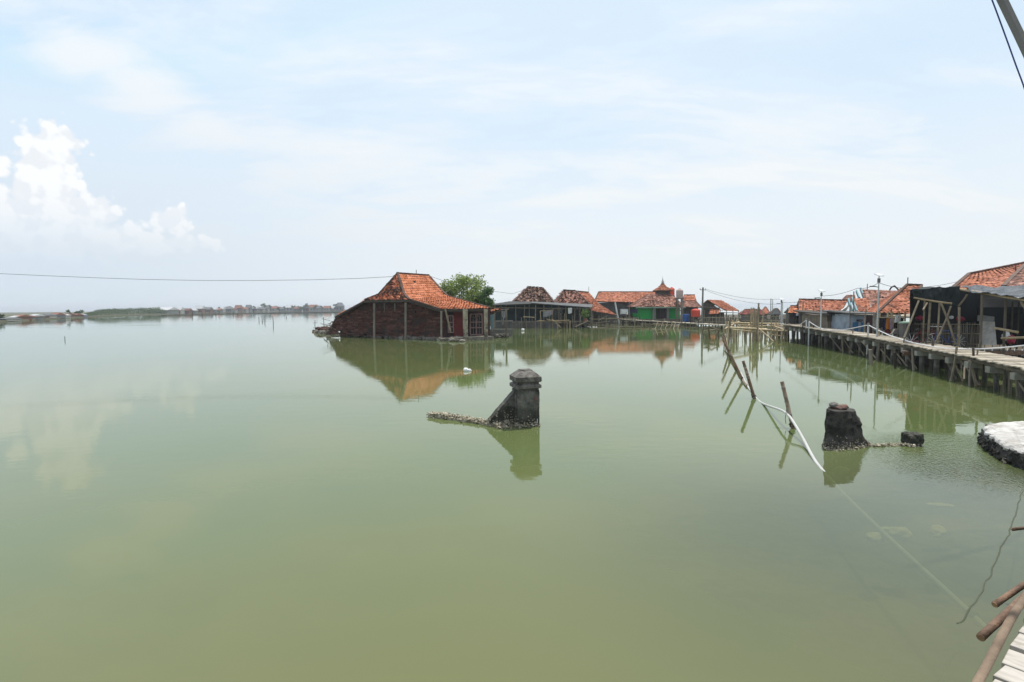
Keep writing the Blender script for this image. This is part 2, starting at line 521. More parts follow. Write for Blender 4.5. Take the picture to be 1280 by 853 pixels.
for k_, c_ in dict(black=(.02, .02, .024), navy=(.022, .025, .06), orange=(.55, .19, .03), lilac=(.45, .36, .5), white=(.75, .75, .76), yellow=(.6, .42, .05), maroon=(.2, .03, .04), blue=(.08, .13, .35), pink=(.35, .03, .07), grey=(.3, .3, .31), green=(.05, .22, .08)).items():
    S['cloth_' + k_] = dict(c=c_, bump=.3, bsc=6, bd=.03)


def leafmat(k, c, c2):
    mt = bpy.data.materials.new(k); mt.use_nodes = True
    nt = mt.node_tree; bs = nt.nodes['Principled BSDF']; out = nt.nodes['Material Output']
    a = nn(nt, 'ShaderNodeAttribute', attribute_name='tint')
    col = mix(nt, a.outputs['Fac'], c, c2)
    nt.links.new(col, bs.inputs['Base Color']); bs.inputs['Roughness'].default_value = .55
    tr = nn(nt, 'ShaderNodeBsdfTranslucent'); nt.links.new(col, tr.inputs[0])
    ms = nn(nt, 'ShaderNodeMixShader', ins={0: .35})
    nt.links.new(bs.outputs[0], ms.inputs[1]); nt.links.new(tr.outputs[0], ms.inputs[2]); nt.links.new(ms.outputs[0], out.inputs[0])
    return mt


def deckwhite(k):   # weathered white planks with rusty nail marks; uv u runs along plank
    mt = bpy.data.materials.new(k); mt.use_nodes = True
    nt = mt.node_tree; bs = nt.nodes['Principled BSDF']
    pos = nn(nt, 'ShaderNodeNewGeometry').outputs['Position']
    a = nn(nt, 'ShaderNodeAttribute', attribute_name='tint').outputs['Fac']
    mp = nn(nt, 'ShaderNodeMapping'); mp.inputs['Rotation'].default_value = (0, 0, GRAIN)
    nt.links.new(pos, mp.inputs[0])
    st = noisetex(nt, mp.outputs[0], 22, 5, .7, (.12, 1, 1))
    col = mix(nt, ramp(nt, st, .35, .7), (.50, .465, .42), (.26, .235, .20))
    col = mix(nt, mth(nt, 'MULTIPLY', a, .35), col, (.5, .47, .42))
    col = mix(nt, ramp(nt, noisetex(nt, pos, 9, 5, .7), .6, .72), col, (.30, .27, .23))
    col = mix(nt, mth(nt, 'MULTIPLY', ramp(nt, noisetex(nt, pos, 13, 2, .5), .66, .72), .75), col, (.40, .13, .07))
    nt.links.new(col, bs.inputs['Base Color']); bs.inputs['Roughness'].default_value = .85
    bp = nn(nt, 'ShaderNodeBump', ins={'Strength': .5, 'Distance': .006})
    nt.links.new(st, bp.inputs['Height']); nt.links.new(bp.outputs[0], bs.inputs['Normal'])
    return mt


def watermat(k):
    mt = bpy.data.materials.new(k); mt.use_nodes = True
    nt = mt.node_tree; nt.nodes.remove(nt.nodes['Principled BSDF']); out = nt.nodes['Material Output']
    pos = nn(nt, 'ShaderNodeNewGeometry').outputs['Position']

    def blob(c, r0, r1):
        d = nn(nt, 'ShaderNodeVectorMath', operation='DISTANCE'); d.inputs[1].default_value = c
        nt.links.new(pos, d.inputs[0])
        return ramp(nt, d.outputs['Value'], r0, r1, 1.0, 0.0)
    shallow = blob(W(1255, 605), .3, 2.4)
    near = blob(W(1160, 690), .8, 4.5)
    rip = blob(W(1215, 575), .5, 2.6)
    # suspended mud: colour drifts slowly over the pond
    drift = noisetex(nt, pos, .16, 4, .55, (1, .7, 1))
    col = mix(nt, ramp(nt, drift, .35, .65), (.094, .128, .046), (.114, .136, .052))
    brown = blob(V((-.5, 3.2, 0)), .5, 7)
    col = mix(nt, mth(nt, 'MULTIPLY', brown, .65), col, (.142, .139, .056))
    grey = blob(W(1230, 680), .8, 6)
    col = mix(nt, mth(nt, 'MULTIPLY', grey, .7), col, (.110, .122, .068))
    # ripples
    h1 = noisetex(nt, pos, 2.2, 3, .55, (1, 1.6, 1))
    h2 = noisetex(nt, pos, 9, 2, .5, (1, 1.4, 1))
    h3 = noisetex(nt, pos, 13, 2, .5, (1.6, .8, 1))
    patch = ramp(nt, noisetex(nt, pos, .12, 3, .6, (.5, 1.2, 1)), .45, .65, .35, 1.0)
    hs = mth(nt, 'MULTIPLY', mth(nt, 'ADD', mth(nt, 'MULTIPLY', h1, .0040), mth(nt, 'MULTIPLY', h2, .00055)), patch)
    hs = mth(nt, 'ADD', hs, mth(nt, 'MULTIPLY', mth(nt, 'MULTIPLY', h3, rip), .022))
    bp = nn(nt, 'ShaderNodeBump', ins={'Strength': 1.0, 'Distance': 1.0})
    nt.links.new(hs, bp.inputs['Height'])
    df = nn(nt, 'ShaderNodeBsdfDiffuse'); nt.links.new(col, df.inputs[0])
    tr = nn(nt, 'ShaderNodeBsdfTransparent', ins={0: (.80, .84, .60, 1)})
    clear = mth(nt, 'ADD', mth(nt, 'MULTIPLY', shallow, .40), mth(nt, 'MULTIPLY_ADD', near, .35, .03), clamp=True)
    m1 = nn(nt, 'ShaderNodeMixShader'); nt.links.new(clear, m1.inputs[0])
    nt.links.new(df.outputs[0], m1.inputs[1]); nt.links.new(tr.outputs[0], m1.inputs[2])
    gl = nn(nt, 'ShaderNodeBsdfGlossy', ins={'Roughness': .015, 'Color': (.95, .97, .95, 1)}); nt.links.new(bp.outputs[0], gl.inputs['Normal'])
    fr = nn(nt, 'ShaderNodeFresnel', ins={'IOR': 1.46}); nt.links.new(bp.outputs[0], fr.inputs['Normal'])
    m2 = nn(nt, 'ShaderNodeMixShader'); nt.links.new(fr.outputs[0], m2.inputs[0])
    nt.links.new(m1.outputs[0], m2.inputs[1]); nt.links.new(gl.outputs[0], m2.inputs[2])
    nt.links.new(m2.outputs[0], out.inputs[0])
    return mt


def hazemat(k):
    mt = bpy.data.materials.new(k); mt.use_nodes = True
    nt = mt.node_tree; nt.nodes.remove(nt.nodes['Principled BSDF']); out = nt.nodes['Material Output']
    v = nn(nt, 'ShaderNodeVolumePrincipled', ins={'Color': (.86, .92, 1.0, 1), 'Density': .00042, 'Anisotropy': .2})
    nt.links.new(v.outputs[0], out.inputs['Volume'])
    return mt


CUSTOM = {
    'leaf_mid': lambda k: leafmat(k, (.095, .15, .028), (.32, .40, .09)),
    'leaf_dark': lambda k: leafmat(k, (.03, .08, .02), (.11, .2, .05)),
    'leaf_far': lambda k: leafmat(k, (.028, .060, .018), (.075, .125, .035)),
    'leaf_light': lambda k: leafmat(k, (.07, .13, .025), (.17, .25, .06)),
    'deck_white': deckwhite, 'water': watermat, 'haze': hazemat,
}

# ------------------------------------------------------------------ sky and sun
SUN_EL, SUN_AZ = R(70), R(46)      # azimuth from +Y towards +X
w = bpy.data.worlds.new('World'); sc.world = w; w.use_nodes = True
nt = w.node_tree; bg = nt.nodes['Background']
sky = nn(nt, 'ShaderNodeTexSky', sky_type='NISHITA', sun_disc=False, sun_elevation=SUN_EL, sun_rotation=SUN_AZ, air_density=1.0, dust_density=1.5, ozone_density=1.5)
tc = nn(nt, 'ShaderNodeTexCoord'); dv = tc.outputs['Generated']
sx = nn(nt, 'ShaderNodeSeparateXYZ'); nt.links.new(dv, sx.inputs[0])
dx, dy, dz = sx.outputs
az = mth(nt, 'ARCTAN2', dx, dy)
el = mth(nt, 'ARCSINE', dz)
# high thin veil: plane projection of the direction
den = mth(nt, 'ADD', mth(nt, 'MAXIMUM', dz, 0.0), .22)
cp = nn(nt, 'ShaderNodeCombineXYZ')
nt.links.new(mth(nt, 'DIVIDE', dx, den), cp.inputs[0]); nt.links.new(mth(nt, 'DIVIDE', dy, den), cp.inputs[1])
mpv = nn(nt, 'ShaderNodeMapping'); mpv.inputs['Rotation'].default_value = (0, 0, R(-38)); mpv.inputs['Scale'].default_value = (.5, 1.15, 1)
nt.links.new(cp.outputs[0], mpv.inputs[0])
v1 = noisetex(nt, mpv.outputs[0], 1.1, 7, .58); v1.node.inputs['Distortion'].default_value = .7
v2 = noisetex(nt, mpv.outputs[0], 3.2, 6, .62); v2.node.inputs['Distortion'].default_value = .5
veil = ramp(nt, mth(nt, 'ADD', mth(nt, 'MULTIPLY', v1, .64), mth(nt, 'MULTIPLY', v2, .36)), .40, .60)
veil = mth(nt, 'MULTIPLY_ADD', veil, .80, .20)
hz = ramp(nt, el, R(2), R(24), 1.0, 0.0)


def dirpix(px, py):
    r = ray(px, py).normalized()
    return math.atan2(r.x, r.y), math.asin(r.z)


def edge(px, py, rx, ry, soft):  # soft elliptical blob in azimuth/elevation
    a0, e0 = dirpix(px, py)
    k = 1 / F
    u = mth(nt, 'DIVIDE', mth(nt, 'SUBTRACT', az, a0), rx * k * .8)
    q = mth(nt, 'DIVIDE', mth(nt, 'SUBTRACT', el, e0), ry * k * .8)
    d = mth(nt, 'SQRT', mth(nt, 'ADD', mth(nt, 'MULTIPLY', u, u), mth(nt, 'MULTIPLY', q, q)))
    return mth(nt, 'SUBTRACT', 1.0, d)


# clear blue gaps in the veil
gap = None
for px, py, rx, ry in ((60, 110, 190, 110), (250, 215, 170, 55), (1150, 60, 260, 70), (640, 170, 260, 60)):
    e = ramp(nt, edge(px, py, rx, ry, 1), 0.0, .9)
    gap = e if gap is None else mth(nt, 'MAXIMUM', gap, e)
veil = mth(nt, 'MULTIPLY', veil, mth(nt, 'MULTIPLY_ADD', gap, -.6, 1.0))
veil = mth(nt, 'MAXIMUM', veil, mth(nt, 'MULTIPLY', hz, mth(nt, 'MULTIPLY_ADD', v2, .35, .78)))
band = None
for px, py, rx, ry in ((90, 60, 110, 60), (180, 115, 110, 55), (270, 165, 110, 55), (350, 215, 120, 60), (440, 270, 150, 60), (740, 250, 220, 60), (1130, 185, 170, 70)):
    e = ramp(nt, mth(nt, 'ADD', edge(px, py, rx, ry, 1), mth(nt, 'MULTIPLY_ADD', v2, 2.4, -1.25)), -.1, .95)
    band = e if band is None else mth(nt, 'MAXIMUM', band, e)
veil = mth(nt, 'MAXIMUM', veil, mth(nt, 'MULTIPLY', band, .95))
# cumulus tower low over the left horizon
cmb = nn(nt, 'ShaderNodeCombineXYZ'); nt.links.new(az, cmb.inputs[0]); nt.links.new(el, cmb.inputs[1])
def lumps(vec):
    vor = nn(nt, 'ShaderNodeTexVoronoi', voronoi_dimensions='2D', feature='SMOOTH_F1', ins={'Scale': 30, 'Smoothness': .25}); nt.links.new(vec, vor.inputs['Vector'])
    vo2 = nn(nt, 'ShaderNodeTexVoronoi', voronoi_dimensions='2D', feature='F1', ins={'Scale': 75}); nt.links.new(vec, vo2.inputs['Vector'])
    return mth(nt, 'ADD', mth(nt, 'ADD', noisetex(nt, vec, 17, 8, .66), mth(nt, 'MULTIPLY', vor.outputs['Distance'], -.6)), mth(nt, 'MULTIPLY', vo2.outputs['Distance'], -.3))


lump = lumps(cmb.outputs[0])
sh2 = nn(nt, 'ShaderNodeVectorMath', operation='ADD'); sh2.inputs[1].default_value = (.010, .013, 0); nt.links.new(cmb.outputs[0], sh2.inputs[0])
lumpb = lumps(sh2.outputs[0])
cum = None
for px, py, rx, ry in ((68, 196, 27, 36), (84, 176, 16, 18), (44, 212, 18, 26), (52, 250, 44, 44), (100, 268, 40, 26), (30, 292, 90, 34), (115, 296, 60, 24), (5, 262, 34, 28), (208, 276, 26, 20), (185, 304, 70, 14)):
    e = edge(px, py, rx, ry, 1)
    cum = e if cum is None else mth(nt, 'MAXIMUM', cum, e)
cumv = mth(nt, 'ADD', cum, mth(nt, 'MULTIPLY_ADD', lump, 1.35, -.02))
cmask = ramp(nt, cumv, .0, .26)
cmask = mth(nt, 'MULTIPLY', cmask, ramp(nt, el, R(3), R(10.5), .0, 1.0))
warm = ramp(nt, mth(nt, 'SUBTRACT', lump, lumpb), -.16, .10)
ccol = mix(nt, warm, (8.35, 8.6, 8.95), (9.6, 9.65, 9.65))
skyc = mix(nt, 1.0, mix(nt, 1.0, sky.outputs[0], (3.0, 2.75, 2.3), 'MULTIPLY'), (6.2, 7.75, 9.3), 'DARKEN')
hcol = mix(nt, ramp(nt, az, R(-45), R(5)), (6.5, 7.35, 8.2), (8.15, 8.6, 8.8))
vcol = mix(nt, hz, (8.7, 9.1, 9.4), hcol)
final = mix(nt, veil, skyc, vcol)
final = mix(nt, mth(nt, 'MULTIPLY', cmask, .88), final, ccol)
nt.links.new(final, bg.inputs[0]); bg.inputs[1].default_value = .1

sd = V((math.sin(SUN_AZ) * math.cos(SUN_EL), math.cos(SUN_AZ) * math.cos(SUN_EL), math.sin(SUN_EL)))
sl = bpy.data.lights.new('sun', 'SUN'); sl.energy = 4.0; sl.angle = R(.8); sl.color = (1, .95, .87)
so = bpy.data.objects.new('sun', sl); COL.objects.link(so)
so.rotation_euler = sd.to_track_quat('Z', 'Y').to_euler(); so.location = (0, 0, 60)

vs = sc.view_settings
sc.display_settings.display_device = 'sRGB'
vs.view_transform = 'Standard'; vs.look = 'None'; vs.exposure = 0.10; vs.gamma = 1; vs.use_curve_mapping = False
sc.cycles.use_denoising = True
sc.cycles.max_bounces = 8; sc.cycles.transparent_max_bounces = 12
sc.cycles.volume_bounces = 0
sc.cycles.caustics_reflective = False; sc.cycles.caustics_refractive = False

# ------------------------------------------------------------------ water, bed, shores
tag(MB().add([(-3000, -100, 0), (3000, -100, 0), (3000, 5000, 0), (-3000, 5000, 0)], [(0, 1, 2, 3)]).build('water', 'water'), kind='structure')
bed = MB()
xs = [-3000, -60, -20] + [x * .6 for x in range(-14, 24)] + [30, 80, 3000]
ys = [-100, -10] + [y * .6 for y in range(-2, 40)] + [40, 100, 400, 5000]
sh = W(1262, 585)


def bedz(x, y):
    d = math.hypot((x - sh.x - .6) / 1.5, (y - sh.y) / 1.1)
    return -.75 + .66 * math.exp(-d * d * .45) + .05 * noise.noise(V((x, y, 0)) * .9)


bv = [V((x, y, bedz(x, y))) for y in ys for x in xs]
nx = len(xs)
bed.add(bv, [(j * nx + i, j * nx + i + 1, (j + 1) * nx + i + 1, (j + 1) * nx + i) for j in range(len(ys) - 1) for i in range(nx - 1)])
tag(bed.build('seabed', 'seabed', smooth=True), kind='structure')


def land(name, pts, back, z, mat, wob=.0):
    """low bank: front edge through the water points, running back"""
    mb = MB(); P = []
    for a, b in zip(pts, pts[1:]):
        for i in range(6): P.append(a.lerp(b, i / 6))
    P.append(pts[-1])
    n = len(P); vv = []
    for p in P:
        q = p + V((random.uniform(-1, 1), random.uniform(-1, 1), 0)) * wob
        dirn = V((q.x, q.y, 0)).normalized()
        vv += [flat(q, -.4), flat(q + dirn * z * 1.5, z), flat(q + dirn * back, z)]
    fs = []
    for i in range(n - 1):
        for k in range(2): fs.append((i * 3 + k, (i + 1) * 3 + k, (i + 1) * 3 + k + 1, i * 3 + k + 1))
    return tag(mb.add(vv, fs).build(name, mat), kind='structure')


SHORE = [(-120, 412), (-40, 406), (0, 403), (50, 400), (100, 397.2), (150, 395.2), (200, 393.6), (250, 391.6), (300, 390.3), (350, 389.6), (430, 389.2), (520, 388.6), (640, 388.0)]


def shore_y(px):
    for a, b in zip(SHORE, SHORE[1:]):
        if a[0] <= px <= b[0]:
            return a[1] + (b[1] - a[1]) * (px - a[0]) / (b[0] - a[0])


land('shore', [W(*p) for p in SHORE], 900, .35, 'shore_grass', 1.0)
# low mud dike in front of the far kampung
dk = MB(); pts = [W(px, py) for px, py in ((205, 395.0), (260, 393.3), (320, 392.0), (380, 391.3), (440, 390.8))]
for a, b in zip(pts, pts[1:]):
    for i in range(8):
        p, q = a.lerp(b, i / 8), a.lerp(b, (i + 1) / 8)
        dk.beam(flat(p, .1), flat(q, .1), 2.0, random.uniform(.4, .7))
tag(dk.build('mud_dike', 'mud'), kind='structure')
land('village_ground', [W(590, 405), W(640, 406.5), W(720, 406), (W(790, 405)), W(850, 403.5), W(905, 403), W(960, 402), W(1000, 401.5)], 60, .35, 'mud', .3)

# ------------------------------------------------------------------ the flooded brick house
def main_house():
    pL, pR = at(413, 411, 52), at(553, 420, 44.3)
    n = (pR - pL).cross(V((0, 0, 1))).normalized()      # towards the camera side
    if n.y > 0: n = -n
    ho = lambda px, py, off=0.0: hit(px, py, pL + n * off, n)
    L, N, Rr = at(455.6, 375.5, 50.3), at(511, 374.6, 46.6), at(559.7, 370.8, 49.4)
    A, B = at(497, 342.2, 48.6), at(535.3, 344.8, 51)
    EL, ER, FR = ho(419, 395.5, .45), ho(549.4, 387, .45), at(613, 386, 44.4)
    L = ho(455.6, 375.5, .45); N = ho(511, 374.8, .45)
    back = Rr - N
    L2 = L + back; EL2 = EL + back * 1.25
    root = T('brick_house', 'half-sunk dark brick house with a steep orange tiled roof, alone in the open water', 'house', flat((pL + pR) / 2 + V((1.5, 3, 0))))
    # roof
    rf = MB()
    def flare(p, q, h, v): return V((p.x + (q.x - p.x) * h, p.y + (q.y - p.y) * h, p.z + (q.z - p.z) * v))
    Lm, Nm, Rm, L2m = flare(L, A, .42, .20), flare(N, A, .40, .20), flare(Rr, B, .26, .21), flare(L2, B, .40, .20)
    for q in ((L, N, Nm, Lm), (Lm, Nm, A, A)): rf.tiles(*q, jit=.6, miss=.03); rf.slab(*q)
    for q in ((N, Rr, Rm, Nm), (Nm, Rm, B, A)): rf.tiles(*q, jit=.15, miss=.004, lift=.06, th=.30); rf.slab(*q)
    for q in ((L2, L, Lm, L2m), (L2m, Lm, A, B), (Rr, L2, L2m, Rm), (Rm, L2m, B, B)): rf.tiles(*q); rf.slab(*q)
    roof = rf.build('roof', ['tile_orange', 'roof_under'], root)
    hp = MB(); hp.tiles(L + n * .06, N + n * .06, Nm + n * .06, Lm + n * .06, jit=.7, miss=.4, lift=.07); hp.tiles(Lm + n * .06, Nm + n * .06, A + n * .05, A + n * .05, jit=.7, miss=.4, lift=.07)
    hp.build('weathered_hip', 'tile_lichen', roof)
    sk = MB()
    sk.tiles(ER, FR, Rr, N, jit=.22, miss=.006, lift=.06, th=.3)
    sk.tiles(EL2, EL, L, L2, jit=.5, miss=.05)
    sk.tiles(FR, EL2, L2, Rr)
    for q in ((ER, FR, Rr, N), (EL2, EL, L, L2), (FR, EL2, L2, Rr)): sk.slab(*q, th=.09)
    sk.build('roof_skirt', ['tile_orange', 'roof_under'], root)
    rd = MB()
    for a, b in ((A, B), (L, Lm), (Lm, A), (N, Nm), (Nm, A), (Rr, Rm), (Rm, B), (N, ER), (Rr, FR)):
        k = max(3, int((b - a).length / .35))
        for i in range(k):
            rd.beam(a.lerp(b, i / k) + V((0, 0, .05)), a.lerp(b, (i + 1.1) / k) + V((0, 0, .07)), .2, .12, random.random())
    rd.build('ridge_cap', 'ridge_dark', root)
    ev = MB()
    for a, b in ((EL, L), (L, N), (N, ER), (ER, FR)):
        ev.beam(a - V((0, 0, .12)), b - V((0, 0, .12)), .12, .16)
    for i in range(7):
        p = L.lerp(N, i / 6) - V((0, 0, .14)); ev.beam(p, p - n * 1.0, .08, .1)
    ev.build('eave_beam', 'timber_dark', root)
    # gable wall of worn brick courses
    prof = [(410.5, 411.8), (419.5, 396.6), (455, 378.0), (511, 377.4), (549, 388.8), (553, 389.6), (553, 420)]
    poly = [ho(*p) for p in prof]
    wl = MB()
    wl.prism([ho(410.5, 413.5)] + poly[1:-1] + [ho(553, 421)], -n * .25, .3)
    u = (pR - pL); u.z = 0; Ln = u.length; u.normalize()
    top = [((p - pL).dot(u), p.z) for p in poly]
    z = .1
    while z < 3.4:
        hgt = random.uniform(.10, .17)
        d = -.6
        while d < Ln + .2:
            ln = random.uniform(.25, 1.1)
            mid = d + ln / 2
            tz = -1
            for (a, za), (b, zb) in zip(top, top[1:]):
                if a <= mid <= b: tz = za + (zb - za) * (mid - a) / max(b - a, 1e-6)
            if z + hgt < tz - .1 and random.random() < .8:
                dep = random.uniform(.01, .10)
                c = flat(pL) + u * mid + n * (dep / 2 - .005)
                wl.box((c.x, c.y, z + hgt / 2), (ln * .97, dep, hgt * .9), math.atan2(u.y, u.x), random.random())
            d += ln
        z += hgt
    wl.build('wall', 'brick_dark', root)
    # the other walls close the house
    bw = MB()
    q = [ho(553, 421, -.1), at(612, 420, 46.4)]
    c2 = q[1] + V((-.3, 5.5, 0)); c1 = flat(EL2 + V((1.2, -.8, 0)))
    for a, b, ha, hb in ((q[0], q[1], 2.4, 2.4), (q[1], c2, 2.4, 2.4), (c2, c1, 2.3, 1.6), (c1, pL + u * .9 - n * .4, 1.5, .9)):
        a, b = flat(a, -.1), flat(b, -.1)
        bw.prism([a, b, b + V((0, 0, hb)), a + V((0, 0, ha))], V((.05, .16, 0)), .4)
    bw.build('side_wall', 'wall_porch', root)
    # rubble plinth, shell crusted at the waterline
    line = [W(398, 415.8), W(413, 418), W(440, 420), W(500, 423), W(545, 425.2), W(575, 427)]
    fb = MB()
    fb.crust(line, 420, .12, .34, .16, -.1, .10)
    for a, b in zip(line, line[1:]): fb.beam(flat(a + V((0, .45, 0)), .02), flat(b + V((0, .45, 0)), .02), 1.0, .36)
    fb.build('rubble_plinth', 'rubble', root)
    # timber props along the gable
    for px, yt, yb, r in ((467.8, 379.5, 419.5, .085), (507, 378.5, 421.5, .085), (551.6, 389, 422, .07)):
        a = flat(ho(px, yb, .62), -.2); b = ho(px, yt, .5)
        MB().beam(a, b, r * 2).build('post', 'timber_grey', root)
    for px in (480.5, 493.5):
        b = ho(px, 379, .3); MB().beam(b - V((0, 0, .75)), b, .09).build('roof_strut', 'timber_grey', root)
    MB().beam(ho(556.5, 386.5, 1.0), at(563.4, 416, 43.0), .13, .05).build('leaning_plank', 'timber_pale', root)
    # porch: facade line
    fo = at(567, 420, 44.85); ft = at(611, 420, 46.0); fd = (ft - fo); fd.z = 0; fd.normalize(); fn = fd.cross(V((0, 0, 1)));
    if fn.y > 0: fn = -fn
    fh = lambda px, py, off=0.0: hit(px, py, fo + fn * off, fn)

    def panel(name, x0, x1, y0, y1, mat, par, off, th=.05):
        a, b = fh(x0, y1, off), fh(x1, y1, off); c, d = fh(x1, y0, off), fh(x0, y0, off)
        return MB().prism([a, b, c, d], -fn * th).build(name, mat, par)
    panel('door', 567.5, 578.6, 388.5, 421.5, 'wall_maroon', root, .16, .06)

    def win(x0, x1, y0, y1, arches):
        a, b = fh(x0, y1, .12), fh(x1, y0, .12)
        wdt = (flat(b) - flat(a)).length; zb, zt = a.z, b.z
        o = flat(a)
        fr = MB()
        for s_ in [i / arches for i in range(arches + 1)]:
            p = o + fd * (wdt * s_); fr.beam(flat(p, zb), flat(p, zt), .09, .09)
        for zz in (zb, zb + (zt - zb) * .33, zb + (zt - zb) * .6, zt):
            fr.beam(flat(o, zz), flat(o + fd * wdt, zz), .07, .07)
        for i in range(arches):     # arched heads
            cx = wdt * (i + .5) / arches; r = wdt / arches / 2 - .04
            for k in range(6):
                t0, t1 = math.pi * k / 6, math.pi * (k + 1) / 6
                p = o + fd * (cx + r * math.cos(t0)); q_ = o + fd * (cx + r * math.cos(t1))
                fr.beam(flat(p, zt - r + r * math.sin(t0)), flat(q_, zt - r + r * math.sin(t1)), .07, .08)
            p = o + fd * cx; fr.beam(flat(p, zb), flat(p, zt), .03, .05)
        f = fr.build('window', 'frame_pink', root)
        MB().prism([flat(o, zb) + fn * -.05, flat(o + fd * wdt, zb) + fn * -.05, flat(o + fd * wdt, zt) + fn * -.05, flat(o, zt) + fn * -.05], -fn * .03).build('pane', 'glass_dark', f)
    win(560.5, 566.5, 394.5, 416, 1)
    win(588, 602.5, 392.5, 418.5, 2)
    for px, wd, yb, Y, mt in ((582, .38, 427.5, 43.0, 'wall_cream'), (607.6, .30, 425, 44.0, 'wall_cream')):
        p = at(px, yb, Y); z1 = at(px, 386.5, Y).z
        MB().box((p.x, p.y, (z1 - .3) / 2), (wd, wd, z1 + .3), .1).build('porch_column', mt, root)
    st = MB()
    a, b = at(566, 423, 43.4), at(612, 423, 45.0)
    st.beam(flat(a, .08), flat(b, .08), 1.6, .34)
    st.crust([flat(a), flat(b)], 60, .1, .22, .3, -.05, .2)
    st.build('porch_step', 'rubble', root)
    MB().tube([over(A.lerp(B, .6), 346), over(A.lerp(B, .6), 337.5)], .03, 5).build('aerial', 'metal_dark', root)
    p = A.lerp(B, .6); 
    # loose tiles and laths sliding off the left eave
    lt = MB()
    for i in range(14):
        a = ho(random.uniform(408, 416), random.uniform(401, 412), random.uniform(.1, .8))
        lt.beam(a, a + V((random.uniform(-.9, .9), random.uniform(-.3, .3), random.uniform(-.5, .3))), .05, .04)
    lt.build('broken_laths', 'timber_grey', root)
    # collapsed heap at the left corner
    hpb = MB().crust([W(400, 414.8), W(412, 416)], 170, .12, .3, .35, -.05, .45)
    hpb.build('collapsed_corner', 'brick_dark', root)
    return A, B


HA, HB = main_house()


# ------------------------------------------------------------------ generic village house
def house(name, label, eL, eR, rL, rR, Y, dep, zb, wall, roofm, gable=False, group=None, tw=.26, th=.3, miss=.01, dec=(), over_=.45, cat='house', eave_t='roof_under', turn=.8, jit=.3, lift=.04):
    c0 = at((eL[0] + eR[0]) / 2, (eL[1] + eR[1]) / 2, Y)
    ang = math.atan2(c0.x, c0.y) * turn
    fd, bd = V((math.cos(ang), -math.sin(ang), 0)), V((math.sin(ang), math.cos(ang), 0))
    A, B = hit(*eL, c0, bd), hit(*eR, c0, bd)
    cr = c0 + bd * (dep / 2)
    C, D = hit(*rR, cr, bd), hit(*rL, cr, bd)
    A2, B2 = A + bd * dep, B + bd * dep
    root = T(name, label, cat, flat((A + B2) / 2, zb), group)
    rf = MB()
    qs = [(A, B, C, D), (B2, A2, D, C)]
    if not gable: qs += [(A2, A, D, D), (B, B2, C, C)]
    for q in qs:
        rf.tiles(*q, tw=tw, th=th, miss=miss, jit=jit, lift=lift); rf.slab(*q, th=.07)
    r = rf.build('roof', [roofm, eave_t], root)
    rc = MB()
    k = max(3, int((C - D).length / .5))
    for i in range(k): rc.beam(D.lerp(C, i / k) + V((0, 0, .05)), D.lerp(C, (i + 1.05) / k) + V((0, 0, .06)), .2, .11)
    if not gable:
        for a, b in ((A, D), (B, C)): rc.beam(a + V((0, 0, .05)), b + V((0, 0, .06)), .16, .1)
    rc.build('ridge_cap', 'ridge_dark', r)
    wb = MB()
    sl = (C.z - A.z) / (dep / 2)
    zt = min(A.z, B.z) + sl * over_ * .6
    ox = .12 if gable else over_
    p = [A + fd * ox + bd * over_, B - fd * ox + bd * over_, B2 - fd * ox - bd * over_, A2 + fd * ox - bd * over_]
    for i in range(4):
        a, b = flat(p[i], zb), flat(p[(i + 1) % 4], zb)
        n_ = (b - a).cross(V((0, 0, 1))).normalized(); u_ = (b - a).normalized()
        if i % 2: a, b = a + u_ * .15, b - u_ * .15
        wb.prism([a, b, flat(b, zt), flat(a, zt)], -n_ * .14, .4)
    if gable:
        for a, b, pk, s_ in ((p[0], p[3], D, 1), (p[1], p[2], C, -1)):
            wb.prism([flat(a, zt), flat(b, zt), flat((a + b) / 2, pk.z - .12)], fd * (.12 * s_), .4)
    wb.build('wall', wall, root)
    for kind, px0, px1, py0, py1, mt in dec:
        o_ = c0 + bd * (over_ - .035)
        a, b, c, d = hit(px0, py1, o_, bd), hit(px1, py1, o_, bd), hit(px1, py0, o_, bd), hit(px0, py0, o_, bd)
        o = MB().prism([a, b, c, d], bd * .03).build(kind, mt, root)
        if kind == 'window':
            fr = MB()
            for s_, e_ in ((a, b), (b, c), (c, d), (d, a), ((a + b) / 2, (c + d) / 2)): fr.beam(s_ - bd * .02, e_ - bd * .02, .08, .05)
            fr.build('frame', 'timber_grey', o)
    return root, (A, B, C, D)


